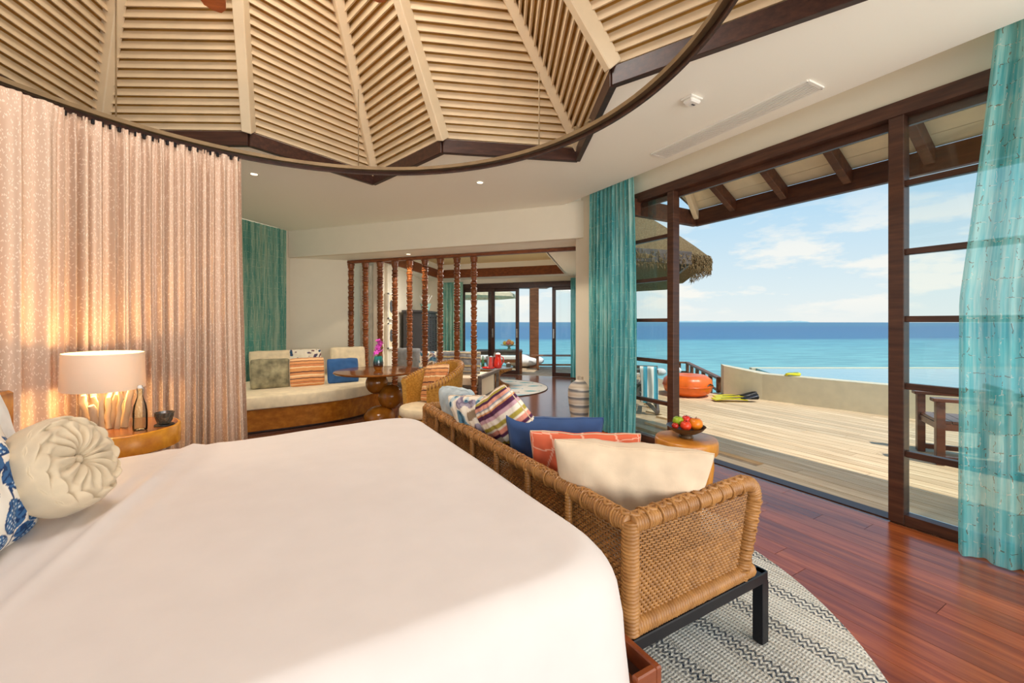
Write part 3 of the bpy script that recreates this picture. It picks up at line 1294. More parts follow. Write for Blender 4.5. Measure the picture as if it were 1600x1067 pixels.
for j, (r, z) in enumerate(((.02, 0), (.032, .006), (.04, .025), (.046, .05), (.05, .075))):
    rg.append([(r * (1 + .05 * (-1) ** (i + j)) * cos(2 * pi * i / 24), r * (1 + .05 * (-1) ** (i + j)) * sin(2 * pi * i / 24), z) for i in range(24)])
for r, z in ((.046, .075), (.040, .045), (.02, .012)):
    rg.append([(r * cos(2 * pi * i / 24), r * sin(2 * pi * i / 24), z) for i in range(24)])
mb.loft(rg)
build('bowl_body', mb, m_smoke, gb, 0)
mb = MB()
mb.lathe([(.018, .014), (.022, .016), (.022, .03), (.018, .032)], 16)
build('candle', mb, m_white_f, gb, 40)

# ------------------------------------------------------------------ curtains
def curtain_mat(name, kind):
    m, nt, b = newmat(name, (220, 195, 175), .85, 0, .15)
    st = ncoord(nt, attr='st')
    xyz = nsep(nt, st)
    if kind == 'pink':
        base = S((212, 184, 162))
        lines = None
        for i, (sx, sy, r, th_) in enumerate(((25, 54, .7, .30), (25, 54, -.65, .30), (22, 48, .15, .28))):
            v = nt.nodes.new('ShaderNodeTexVoronoi')
            v.voronoi_dimensions = '2D'
            v.inputs['Scale'].default_value = 1
            mp = ncoord(nt, scale=(1, 1, 1), rot=(0, 0, r), attr='st')
            m2 = nt.nodes.new('ShaderNodeMapping')
            m2.inputs['Scale'].default_value = (sx * 1.5, sy * .28, 1)
            m2.inputs['Location'].default_value = (i * 3.3, i * 7.1, 0)
            nt.links.new(mp, m2.inputs[0])
            nt.links.new(m2.outputs[0], v.inputs['Vector'])
            f = nmath(nt, 'LESS_THAN', v.outputs['Distance'], th_ * .36)
            lines = f if lines is None else nmath(nt, 'MAXIMUM', lines, f)
        c = nmix(nt, nmath(nt, 'MULTIPLY', lines, .75), base, S((246, 230, 214)))
        tr, trc = .12, S((236, 200, 170))
        alpha = 0
    else:
        n1 = nnoise(nt, ncoord(nt, attr='st', scale=(9, .5, 1)), 1.0, 4, .6)
        n2 = nnoise(nt, ncoord(nt, attr='st', scale=(50, 2.5, 1)), 1.0, 3, .6)
        n3 = nmath(nt, 'MULTIPLY_ADD', n2, .5, nmath(nt, 'MULTIPLY', n1, .5))
        if kind == 'wallteal':
            c = nramp(nt, n3, [(.34, (58, 132, 124)), (.46, (98, 156, 142)), (.55, (150, 182, 160)), (.7, (176, 198, 172))])
        elif kind == 'aqua':
            c = nramp(nt, n3, [(.3, (60, 176, 186)), (.45, (118, 210, 212)), (.56, (176, 230, 226)), (.7, (220, 244, 238))])
        else:
            c = nramp(nt, n3, [(.3, (44, 140, 150)), (.44, (84, 174, 178)), (.54, (140, 206, 202)), (.64, (202, 234, 226))])
        br = nt.nodes.new('ShaderNodeTexBrick')
        br.inputs['Scale'].default_value = 1
        br.inputs['Brick Width'].default_value = .085
        br.inputs['Row Height'].default_value = .105
        br.inputs['Mortar Size'].default_value = .0028
        br.inputs['Mortar Smooth'].default_value = .2
        br.offset = .37
        br.inputs['Color1'].default_value = br.inputs['Color2'].default_value = (0, 0, 0, 1)
        br.inputs['Mortar'].default_value = (1, 1, 1, 1)
        nw = nnoise(nt, ncoord(nt, attr='st', scale=(14, 14, 1)), 1.0, 2, out=1)
        ad = nmix(nt, .05, ncoord(nt, attr='st'), nw)
        nt.links.new(ad, br.inputs['Vector'])
        brk = nmath(nt, 'GREATER_THAN', nnoise(nt, ncoord(nt, attr='st', scale=(34, 34, 1)), 1.0, 2), .5)
        msk = nmath(nt, 'MULTIPLY', br.outputs['Fac'], brk)
        lc = {'wallteal': (196, 208, 184), 'aqua': (128, 120, 92), 'teal': (196, 226, 214)}[kind]
        if kind == 'aqua':
            msk2 = nmath(nt, 'GREATER_THAN', nnoise(nt, ncoord(nt, attr='st', scale=(30, 8, 1)), 1.0, 1), .5)
            lcn = nmix(nt, msk2, S((118, 104, 76)), S((226, 240, 228)))
            c = nmix(nt, nmath(nt, 'MULTIPLY', msk, .8), c, lcn)
        else:
            c = nmix(nt, nmath(nt, 'MULTIPLY', msk, .55), c, S(lc))
        tr = {'wallteal': .05, 'aqua': .55, 'teal': .4}[kind]
        trc = None
        alpha = {'wallteal': 0, 'aqua': .22, 'teal': .05}[kind]
    nt.links.new(c, b.inputs['Base Color'])
    tl = nt.nodes.new('ShaderNodeBsdfTranslucent')
    nt.links.new(c, tl.inputs[0])
    mx = nt.nodes.new('ShaderNodeMixShader')
    mx.inputs[0].default_value = tr
    nt.links.new(b.outputs[0], mx.inputs[1])
    nt.links.new(tl.outputs[0], mx.inputs[2])
    last = mx.outputs[0]
    if alpha:
        tp = nt.nodes.new('ShaderNodeBsdfTransparent')
        m2 = nt.nodes.new('ShaderNodeMixShader')
        m2.inputs[0].default_value = alpha
        nt.links.new(last, m2.inputs[1])
        nt.links.new(tp.outputs[0], m2.inputs[2])
        last = m2.outputs[0]
    nt.links.new(last, nt.nodes['Material Output'].inputs[0])
    return m


m_pinkc = curtain_mat('blush_curtain', 'pink')
m_tealc = curtain_mat('teal_curtain', 'teal')
m_aquac = curtain_mat('aqua_sheer', 'aqua')
m_wallt = curtain_mat('teal_panel', 'wallteal')


def curtain_mesh(base, length, ztop, zbot, nu, nv, folds, amp, seed=0, flare=0.0, pleat=.06, stw=None, swell=None):
    """base(s)-> (point, normal) along the rail, s 0..1; folds with irregular phase"""
    mb = MB()
    def fn(u, v):
        p, nn = base(u)
        f = 1 - v                                   # 0 at floor .. v=0 bottom
        z = zbot + (ztop - zbot) * v
        d = 1 - v
        ph = 2 * pi * folds * (u + .035 * noise.noise((u * 9 + seed, 0, 0)) + .012 * d * noise.noise((u * 5 + seed, d * 2, 4)))
        a1 = amp * (.55 + .6 * (.5 + .5 * noise.noise((u * 13 + seed, 2, 0)))) * (.75 + .35 * d)
        w_ = a1 * sin(ph) + a1 * .35 * sin(ph * 2.3 + 1 + seed) + amp * 1.0 * noise.noise((u * 4 + seed, d * .8, 8)) * d
        top = max(0, 1 - (1 - v) / pleat) if pleat else 0
        w_ = w_ * (1 - .55 * top) + .006 * top * sin(ph * 3)
        fl = flare * d ** 2.0
        q = p + nn * (w_ + fl)
        if swell:
            q = q + swell(u, d)
        return (q.x, q.y, z)
    mb.grid(fn, nu, nv, st=True)
    L = stw or length * 1.6
    H = ztop - zbot
    mb.st = [(a * L, b2 * H, 0) for a, b2, c in mb.st]
    return mb


# bed ring
RZH = 2.8
RC, RR = Vector((-1.058, 1.83, 0)), 1.996
ringo = thing('curtain_track', 'round bronze curtain track hanging over the bed on thin rods', 'curtain rail', (RC.x, RC.y, RZH))
mb = MB()
pf = [(-.03, -.014), (.014, -.014), (.014, .014), (-.03, .014)]
rg = [[((RR + dx) * cos(2 * pi * i / 144), (RR + dx) * sin(2 * pi * i / 144), dz_) for dx, dz_ in pf] for i in range(145)]
mb.loft(rg, caps=False)
build('track', mb, m_bronze, ringo, 30)
mb = MB()
pf = [(.0, -.05), (.014, -.05), (.014, -.018), (.0, -.018)]
rg = [[((RR + dx) * cos(2 * pi * i / 144), (RR + dx) * sin(2 * pi * i / 144), dz_) for dx, dz_ in pf] for i in range(145)]
mb.loft(rg, caps=False)
build('lower_rail', mb, m_dark, ringo, 30)
for px in (182, 560, 842):
    rdir = (px - 800) / 650
    # where the ring passes that line of sight
    best = min(range(0, 2000), key=lambda k: abs((RC.x + RR * cos(k * pi / 1000)) / max(.1, RC.y + RR * sin(k * pi / 1000)) - rdir) + (0 if RC.y + RR * sin(k * pi / 1000) > 2 else 9))
    a = best * pi / 1000
    p = Vector((RR * cos(a), RR * sin(a), 0))
    mb = MB()
    hgt = {182: .86, 560: .72, 842: .62}[px]
    mb.tube([p, p + Vector((0, 0, hgt))], .005, 8)
    build('hanging_rod', mb, m_bronze, ringo, 40)
a = radians(38)
p = Vector((RR * cos(a), RR * sin(a), 0))
for dxy in (-.05, .05):
    mb = MB()
    e = Vector((-sin(a), cos(a), 0))
    mb.bar(p + e * dxy + Vector((0, 0, .0)), p + e * dxy + Vector((0, 0, .05)), .02, .03)
    mb.bar(p + e * dxy + Vector((0, 0, .05)), p + e * dxy * 1.6 + Vector((0, 0, .055)), .016, .016)
    build('clamp', mb, m_bronze, ringo, 0)
for k in range(34):
    a = radians(127 + k * 1.28)
    mb = MB()
    mb.box((RR * cos(a), RR * sin(a), -.058), (.016, .016, .035), b=.003)
    build('glider', mb, m_black, ringo, 0)


def ringbase(a0, a1, dr=0.0):
    def f(s):
        a = radians(a0 + (a1 - a0) * s)
        n_ = Vector((cos(a), sin(a), 0))
        return RC + n_ * (RR + dr), n_
    return f


def pinkswell(u, d):
    return Vector((.07, .0, 0)) * (d ** 1.5) * max(0, 1 - u * 5)


mb = curtain_mesh(ringbase(126.3, 156.5), 1.1, RZH - .045, .02, 330, 46, 16, .044, 3, swell=pinkswell, stw=2.4)
tag(build('bed_curtain', mb, m_pinkc, None, 70), 'blush pink sprigged curtain gathered behind the lamp', 'curtain')
mb = curtain_mesh(ringbase(155.8, 186, -.05), 1.1, RZH - .045, .02, 240, 46, 9, .036, 11, stw=2.2)
tag(build('bed_curtain', mb, m_pinkc, None, 70), 'blush pink curtain at the left edge, overlapping the gathered one', 'curtain')


def wallbase(t0, t1, d):
    def f(s):
        return WP(t0 + (t1 - t0) * s, d), -V
    return f


mb = curtain_mesh(wallbase(-1.17, -.42, -.16), .8, 3.2, .015, 220, 50, 11, .03, 5, stw=1.5, swell=lambda u, d: U * (.05 * sin(d * 3) * (u - .3)))
tag(build('window_curtain', mb, m_tealc, None, 70), 'teal sheer curtain behind the striped floor vase', 'curtain')


def rswell(u, d):
    k = max(0, 1 - u * 1.7)
    return U * (-(.15 * min(1, d * 1.9) ** 1.2) * k) - V * (.03 * d)


mb = curtain_mesh(wallbase(2.40, 3.35, -.18), .95, 3.22, .015, 220, 56, 9, .032, 17, stw=1.7, swell=rswell)
tag(build('window_curtain', mb, m_aquac, None, 70), 'aqua sheer curtain with broken grid print, at the right edge', 'curtain')


def linebase(a, b2, n_):
    a, b2, n_ = Vector(a), Vector(b2), Vector(n_)
    return lambda s: (a.lerp(b2, s), n_)


mb = curtain_mesh(linebase((-4.90, 4.6, 0), (-4.05, 7.46, 0), (1, -.3, 0)), 3, 3.04, .02, 200, 20, 26, .012, 2, pleat=0, stw=3.2)
tag(build('wall_drape', mb, m_wallt, None, 70), 'faded teal drape hanging flat on the wall behind the built-in bench', 'curtain')
a, b2 = BM(-2.45, 0, -.12), BM(s0 + .02, 0, -.12)
a, b2 = BM(px_on_back(690), 0, -.14), BM(px_on_back(727), 0, -.14)
mb = curtain_mesh(linebase(a, b2, -bn), .7, 2.5, .02, 90, 24, 7, .03, 8, stw=1.2)
tag(build('window_curtain', mb, m_wallt, None, 70), 'teal curtain beside the dark cabinet at the far sliding doors', 'curtain')
a, b2 = BM(px_on_back(894), 0, -.2), BM(px_on_back(918), 0, -.2)
mb = curtain_mesh(linebase(a, b2, -bn), .5, 2.5, .02, 80, 24, 5, .03, 9, stw=1.0)
tag(build('window_curtain', mb, m_tealc, None, 70), 'teal curtain at the right end of the far sliding doors', 'curtain')
m_sheerw = fabric('ivory_curtain_cloth', (226, 216, 196), .85)
mb = curtain_mesh(linebase((-3.02, 8.22, 0), (-2.66, 8.12, 0), (.2, -1, 0)), .4, 2.5, .02, 70, 20, 5, .025, 4)
tag(build('window_curtain', mb, m_sheerw, None, 70), 'ivory curtain hanging in the niche behind the spindle divider', 'curtain')
# ------------------------------------------------------------------ RUG under bed and sofa
m_rug, nt, b = newmat('braided_rug', (222, 214, 198), .95, 0, .1)
co_ = ncoord(nt, 'Object')
x, y, z = nsep(nt, co_)                     # local x along the stripes
row = nmath(nt, 'FRACT', nmath(nt, 'DIVIDE', y, .27))
# zigzag band
zz = nmath(nt, 'PINGPONG', nmath(nt, 'MULTIPLY', x, 1.0), .016)
wv = nnoise(nt, ncoord(nt, 'Object', (60, 60, 1)), 1, 2)
lam = nmath(nt, 'FRACT', nmath(nt, 'DIVIDE', nmath(nt, 'ADD', y, nmath(nt, 'MULTIPLY', zz, 1.5)), .034))
zig = nmath(nt, 'LESS_THAN', lam, .46)
inz = nmath(nt, 'MULTIPLY', nmath(nt, 'GREATER_THAN', row, .50), nmath(nt, 'LESS_THAN', row, .82))
# fine dashed rows elsewhere
fr = nmath(nt, 'FRACT', nmath(nt, 'DIVIDE', y, .0225))
dash = nmath(nt, 'MULTIPLY', nmath(nt, 'LESS_THAN', fr, .42), nmath(nt, 'LESS_THAN', nmath(nt, 'FRACT', nmath(nt, 'DIVIDE', nmath(nt, 'ADD', x, nmath(nt, 'MULTIPLY', nmath(nt, 'FLOOR', nmath(nt, 'DIVIDE', y, .0225)), .0071)), .0125)), .56))
ind = nmath(nt, 'SUBTRACT', 1.0, inz)
dk = nmath(nt, 'MAXIMUM', nmath(nt, 'MULTIPLY', zig, inz), nmath(nt, 'MULTIPLY', dash, nmath(nt, 'MULTIPLY', ind, .8)))
dk = nmath(nt, 'MULTIPLY', dk, nmath(nt, 'MULTIPLY_ADD', wv, 1.1, .25))
basec = nramp(nt, nnoise(nt, ncoord(nt, 'Object', (6, 50, 1)), 1, 3), [(.35, (204, 196, 182)), (.6, (232, 227, 216))])
c = nmix(nt, dk, basec, nmix(nt, inz, S((108, 110, 114)), S((48, 60, 76))))
nt.links.new(c, b.inputs['Base Color'])
cord = nmath(nt, 'SINE', nmath(nt, 'MULTIPLY', y, 2 * pi / .0112))
cord2 = nmath(nt, 'SINE', nmath(nt, 'MULTIPLY', x, 2 * pi / .014))
nbump(nt, b, nmath(nt, 'ADD', nmath(nt, 'MULTIPLY_ADD', cord2, .4, cord), nmath(nt, 'MULTIPLY', dk, .5)), .6, .004)
rug = MB()
RG, RGR = Vector((-.115, 2.12, 0)), 1.65
rug.lathe([(RGR - .01, .0), (RGR, .004), (RGR, .009), (RGR - .012, .012)], 120)
o = build('round_rug', rug, m_rug, None, 40)
o.location = RG
o.rotation_euler = (0, 0, AW + .06)
tag(o, 'large round cream rug with navy zigzag stripes under sofa and bed', 'rug')

# ------------------------------------------------------------------ WICKER SOFA
SO = Vector((.404, 1.42, .013))
SA = atan2(-U.y, -U.x)                      # local x: along the back, away; local -y: towards the sea
sofa = thing('wicker_sofa', 'long woven wicker sofa on black metal frame at the foot of the bed', 'sofa', SO, SA)
SL, SD, SZ0, SZ1 = 2.2, .72, .315, .73


def wrapped(path, r, pitch=.0125, n=10, seed=0, bands=True):
    """wicker wrapped roll: radius ripples with every turn of cane"""
    P = [Vector(p) for p in path]
    seg = [(P[i + 1] - P[i]).length for i in range(len(P) - 1)]
    tot = sum(seg)
    m = int(tot / pitch * 4)
    pts, rr = [], []
    for k in range(m + 1):
        d = tot * k / m
        i = 0
        while i < len(seg) - 1 and d > seg[i]:
            d -= seg[i]
            i += 1
        pts.append(P[i].lerp(P[i + 1], min(1, d / seg[i])))
        ph = (k % 4) / 4
        rr.append(r * (.96 + .13 * abs(sin(pi * ph)) + .05 * noise.noise((k * .15, seed, 0))))
    mb = MB()
    mb.tube(pts, rr, n)
    return mb


def braid(path, r, amp=.011, wl=.075, off=(0, 0, 1), strands=2, n=6):
    P = [Vector(p) for p in path]
    seg = [(P[i + 1] - P[i]).length for i in range(len(P) - 1)]
    tot = sum(seg)
    mb = MB()
    off = Vector(off)
    for s in range(strands):
        pts = []
        m = int(tot / .012)
        for k in range(m + 1):
            d = tot * k / m
            dd_ = d
            i = 0
            while i < len(seg) - 1 and d > seg[i]:
                d -= seg[i]
                i += 1
            t = (P[i + 1] - P[i]).normalized()
            sd = t.cross(off)
            ph = 2 * pi * dd_ / wl + s * pi
            pts.append(P[i].lerp(P[i + 1], min(1, d / seg[i])) + sd * (amp * sin(ph)) + off * (.003 * cos(ph * 2)))
        mb.tube(pts, r, n)
    return mb


def arcp(c, a, b2, n=6):
    """quarter bend round corner c between directions a and b2 (both unit * radius)"""
    c, a, b2 = Vector(c), Vector(a), Vector(b2)
    return [(c + a) * (1 - f) ** 2 + c * 2 * f * (1 - f) + (c + b2) * f * f for f in [k / n for k in range(n + 1)]]


def weave(x0, x1, z0, z1, place, pitch=.0128, stake=.021, open_z=None, fine=1.0):
    """real woven strands: horizontal canes passing before and behind upright stakes"""
    mb = MB()
    L = x1 - x0
    ns_ = max(2, int(L / stake))
    rows = int((z1 - z0) / pitch)
    for i in range(ns_ + 1):
        x_ = x0 + L * i / ns_
        mb.tube([place(x_, 0, z0), place(x_, 0, (z0 + z1) / 2), place(x_, 0, z1)], .0022, 4, caps=False)
    for j in range(rows):
        z_ = z0 + (j + .5) * pitch
        f = (z_ - z0) / (z1 - z0)
        rad = .0057 if (open_z is None or f < open_z) else .0036
        pts = []
        for i in range(ns_ * 2 + 1):
            x_ = x0 + L * i / (ns_ * 2)
            ph = (i // 2 + j) % 2 * 2 - 1
            yy = .0044 * ph if i % 2 == 0 else 0
            pts.append(place(x_, yy, z_ + .0008 * noise.noise((x_ * 40, j, 0))))
        mb.tube(pts, rad, 5, caps=False)
    return mb


RR_ = .031
zt, zb = SZ1 - RR_, SZ0 + RR_
# woven panels
o = build('woven_back', weave(RR_, SL - RR_, zb, zt, lambda a, y_, z_: (a, y_, z_), .0122, .014, .55), m_wickerd, sofa, 70)
o['kind'] = 'stuff'
for xx in (0, SL):
    o = build('woven_arm', weave(RR_, SD - RR_ * 1.2, zb, zt, lambda a, y_, z_, xx=xx: (xx + y_, -a * (1 - .125 * (1 - (z_ - zb) / (zt - zb))), z_), .0122, .0118, .52), m_wickerd, sofa, 70)
    o['kind'] = 'stuff'
# wrapped rails
build('top_rail', wrapped([(0, 0, zt), (SL, 0, zt)], RR_, seed=1), m_wicker, sofa, 70)
build('bottom_rail', wrapped([(0, 0, zb), (SL, 0, zb)], RR_, seed=2), m_wicker, sofa, 70)
for xx in (0, SL):
    path = [(xx, 0, zt), (xx, -SD + .08, zt + .012)] + [tuple(p) for p in arcp((xx, -SD, zt + .012), (0, .075, 0), (0, 0, -.075))[1:]] + [(xx, -SD + .10, zb - .02)]
    build('arm_rail', wrapped(path, RR_ * 1.02, seed=3 + xx), m_wicker, sofa, 70)
    build('arm_base_rail', wrapped([(xx, -.01, zb), (xx, -SD + .03, zb)], RR_, seed=5 + xx), m_wicker, sofa, 70)
    up = []
    for k, p in enumerate(path):
        p = Vector(p)
        up.append(p)
    bp = [(xx, 0, zt + .030), (xx, -SD + .07, zt + .042)]
    build('braid', braid(bp, .0066, .014, .085), m_wicker, sofa, 70)
    bp2 = [(xx, -SD - .030, zt - .06), (xx, -SD + .066, zb)]
    build('braid', braid(bp2, .0046, .012, .085, off=(0, -1, 0)), m_wicker, sofa, 70)
    build('corner_post', wrapped([(xx, 0, SZ0 + .01), (xx, 0, SZ1 - .02)], RR_ * .95, seed=7 + xx), m_wicker, sofa, 70)
build('braid', braid([(0, 0, zt + .030), (SL, 0, zt + .030)], .0066, .014, .085), m_wicker, sofa, 70)
for k in range(1, 7):
    xx = SL * k / 7
    build('back_post', wrapped([(xx, .022, zb), (xx, .022, zt)], .015, seed=k), m_wicker, sofa, 70)
# ties every few centimetres round the rolls
mb = MB()
for k in range(26):
    xx = .06 + (SL - .12) * k / 25
    mb.tube([(xx + .004 * cos(a), (RR_ + .004) * sin(a), zt + (RR_ + .004) * cos(a)) for a in [2 * pi * i / 14 for i in range(14)]], .0042, 5, closed=True)
for xx in (0, SL):
    for k in range(9):
        yy = -.06 - (SD - .18) * k / 8
        mb.tube([(xx + (RR_ + .004) * sin(a), yy + .004 * cos(a), zt + .006 + (RR_ + .004) * cos(a)) for a in [2 * pi * i / 14 for i in range(14)]], .0042, 5, closed=True)
    for k in range(8):
        zz_ = zb + .02 + (zt - zb - .09) * k / 7
        mb.tube([(xx + (RR_ + .004) * sin(a), -SD + .10 - .1 * (zz_ - zb) / (zt - zb - .06) + (RR_ + .004) * cos(a), zz_) for a in [2 * pi * i / 14 for i in range(14)]], .0042, 5, closed=True)
o = build('cane_tie', mb, m_wicker, sofa, 70)
o['kind'] = 'stuff'
# black frame
fz = .29
for nm, a, b2 in (('frame_rail', (-.02, -SD - .055, fz), (SL + .02, -SD - .055, fz)), ('frame_rail', (-.02, .01, fz), (SL + .02, .01, fz)),
                  ('frame_rail', (0, .02, fz), (0, -SD - .07, fz)), ('frame_rail', (SL, .02, fz), (SL, -SD - .07, fz))):
    mb = MB()
    mb.bar(a, b2, .045, .045)
    build(nm, mb, m_black, sofa, 0)
for xx in (0, SL):
    for yy in (0.0, -SD - .055):
        mb = MB()
        mb.box((xx, yy, .14), (.045, .045, .27), b=.003)
        lg = build('leg', mb, m_black, sofa, 0)
        mb = MB()
        mb.lathe([(.012, 0), (.016, .002), (.016, .012), (.01, .015)], 14, c=(xx, yy, -.004))
        build('foot', mb, m_black, lg, 40)
mb = MB()
mb.box((SL / 2, -SD / 2 - .02, .305), (SL - .06, SD - .02, .02))
build('seat_platform', mb, m_black, sofa, 0)
# seat cushion
MS = Matrix.Translation(SO) @ RZ(SA)
mb = MB()


def soft_box(mb, sx, sy, sz, r=.03, crown=.015, n=20):
    """cushion block with soft edges and a slight crown"""
    rings = []
    def ring(g, z_):
        p = []
        X, Y = sx / 2 + g, sy / 2 + g
        rr = r * 1.4
        for cx, cy, a0 in ((X - rr, Y - rr, 0), (-X + rr, Y - rr, pi / 2), (-X + rr, -Y + rr, pi), (X - rr, -Y + rr, 1.5 * pi)):
            for k in range(5):
                a = a0 + pi / 2 * k / 4
                p.append((cx + rr * cos(a), cy + rr * sin(a), z_))
        return p
    for k in range(6):
        a = pi / 2 * k / 5
        rings.append(ring(-r + r * sin(a), r - r * cos(a)))
    for k in range(6):
        a = pi / 2 * k / 5
        rings.append(ring(-r + r * cos(a), sz - r + r * sin(a)))
    for k in range(1, 8):
        f = 1 - k / 8
        last = ring(-r, sz)
        rings.append([(p[0] * f, p[1] * f, sz + crown * (1 - f * f)) for p in last])
    mb.loft(rings)
    return mb


soft_box(mb, SL - .12, SD - .0, .15, .03)
o = build('seat_cushion', mb, m_white_f, None, 50)
o.matrix_world = MS @ T(SL / 2, -SD / 2 - .085, .318)
tag(o, 'long white seat cushion lying in the wicker sofa', 'cushion')

# cushions on the sofa
SZC = .49


def sofapt(a, y_, z_=SZC):
    p = MS @ Vector((a, y_, 0))
    return Vector((p.x, p.y, z_))


YS = atan2(V.y, V.x)                       # facing the sea
cushion('plump cream cushion in the near corner of the wicker sofa', m_oat, .66, .47, .30, (.50, 1.85, SZC), radians(78), .42, -.04, ear=.12, seed=4, n=44, pw=.5, wr=.012)
cushion('coral cushion with white crossed lines behind the plump cream cushion', m_print, .56, .42, .17, (.36, 2.10, SZC), radians(84), .26, .0, n=80, ear=.12, seed=9,
        col=lambda u, v, s: (246, 196, 172) if (abs(((u * 2.2 + .5 * sin(v * 2.2)) % 1) - .5) < .028 or abs(((v * 2.2 + .4 * sin(u * 2)) % 1) - .5) < .028) else (226, 112, 80))
cushion('dark denim blue cushion behind the coral cushion on the sofa', m_denim, .56, .44, .2, (.24, 2.36, SZC), radians(84), .26, 0.0, ear=.13, seed=14)
sb = []
pal = [(238, 226, 206), (84, 44, 74), (226, 150, 130), (238, 226, 206), (176, 160, 72), (240, 230, 214), (200, 160, 170), (84, 44, 74), (214, 150, 100), (238, 226, 206), (150, 154, 168), (228, 160, 140), (84, 44, 74), (176, 160, 72), (240, 228, 210)]
for k in range(30):
    sb.append((random.uniform(.6, 1.4), pal[k % 15]))
cushion('multicolour striped cushion leaning on the floral cushion on the sofa', m_print, .50, .50, .16, sofapt(.99, -.27), YS + .25, .46, .5, n=100, col=stripes(sb), ear=.05, seed=21)


def floral(u, v, s):
    n1 = noise.noise((u * 2.6, v * 2.6, 3 + s))
    n2 = noise.noise((u * 3.1 + 7, v * 3.1, 9 + s))
    n3 = noise.noise((u * 9, v * 9, 5))
    if n1 > .16:
        return (96, 138, 160) if n3 > -.05 else (58, 98, 126)
    if n2 > .22:
        return (128, 118, 140) if n3 > 0 else (170, 160, 176)
    if n1 + n2 < -.52:
        return (150, 128, 104)
    if n1 > .08:
        return (190, 208, 212)
    return (240, 230, 212)


def floral2(u, v, s):
    n1 = noise.noise((u * 3.2, v * 3.2, 13 + s))
    n3 = noise.noise((u * 8, v * 8, 5))
    if n1 > .22:
        return (40, 84, 116) if n3 > -.1 else (96, 70, 92)
    if n1 < -.35:
        return (108, 64, 70)
    return (238, 228, 208)


cushion('white cushion with blue floral watercolour print between grey and striped cushions', m_print, .48, .48, .17, sofapt(1.40, -.21), YS + .25, .42, .14, n=90, col=floral, ear=.06, seed=31)
cushion('silvery grey cushion at the far end of the wicker sofa', m_silver, .46, .46, .2, sofapt(1.76, -.20), YS + .10, .30, .05, ear=.05, seed=37, pw=.3)

# ------------------------------------------------------------------ STUMP TABLE with fruit bowl
SP = F(1072, 683, .5)
st_ = thing('side_table', 'round honey wood stump table holding the fruit bowl', 'table', (SP.x, SP.y, 0))
mb = MB()
rg = []
for r, z_ in ((.2, .395), (.226, .40), (.232, .42), (.232, .48), (.226, .496), (.215, .5)):
    rg.append([(r * (1 + .025 * noise.noise((cos(i * pi / 28) * 1.5, sin(i * pi / 28) * 1.5, 2))) * cos(i * pi / 28), r * (1 + .025 * noise.noise((cos(i * pi / 28) * 1.5, sin(i * pi / 28) * 1.5, 2))) * sin(i * pi / 28), z_) for i in range(56)])
mb.loft(rg)
build('tabletop', mb, m_stump, st_, 50)
for k in range(3):
    a = k * 2 * pi / 3 - .55
    mb = MB()
    mb.tube([(.15 * cos(a), .15 * sin(a), .41), (.165 * cos(a), .165 * sin(a), .3), (.15 * cos(a), .15 * sin(a), .17), (.17 * cos(a), .17 * sin(a), 0)], [.04, .036, .038, .042], 12)
    build('leg', mb, m_stump, st_, 60)
m_bowl = plain('brown_bowl', (84, 62, 40), .35, .1, var=.15)
bw = thing('fruit_bowl', 'footed brown bowl of fruit on the stump table', 'bowl', (SP.x, SP.y, .5))
mb = MB()
mb.lathe([(.05, 0), (.055, .004), (.05, .018), (.045, .024), (.085, .04), (.12, .062), (.142, .088), (.145, .09), (.138, .086), (.11, .062), (.06, .044), (.01, .042)], 36)
build('bowl_body', mb, m_bowl, bw, 60)
fr_ = [('green apple at the back of the fruit bowl', 'apple', (150, 176, 40), (-.05, .03, .118), .042), ('red apple on top of the fruit bowl', 'apple', (206, 50, 34), (.012, .025, .132), .034),
       ('red tomato-like apple at the front of the fruit bowl', 'apple', (222, 66, 34), (-.022, -.048, .100), .041), ('large orange fruit at the right of the bowl', 'orange', (232, 130, 30), (.070, -.012, .106), .052),
       ('small dark red plum at the left rim of the bowl', 'plum', (176, 44, 30), (-.094, -.022, .094), .026), ('dark purple plum at the back right of the bowl', 'plum', (52, 32, 52), (.055, .062, .120), .025),
       ('purple plum next to the larger plum in the bowl', 'plum', (64, 38, 60), (.098, .06, .108), .024)]
for lab, cat, colr, p, r in fr_:
    root = thing(cat, lab, 'fruit', (SP.x + p[0], SP.y + p[1], .5 + p[2]))
    mb = MB()
    prof = [(r * .02, -r * .80), (r * .3, -r * .88), (r * .7, -r * .72), (r * .98, -r * .2), (r, r * .1), (r * .9, r * .5), (r * .6, r * .82), (r * .25, r * .86), (r * .03, r * .70)]
    mb.lathe(prof, 24)
    build('flesh', mb, plain(cat + '_skin', colr, .3, var=.16, scale=14), root, 60)
    mb = MB()
    mb.tube([(0, 0, r * .68), (r * .05, 0, r * .9), (r * .12, 0, r * 1.08)], r * .05, 6)
    build('stem', mb, m_dark, root, 60)

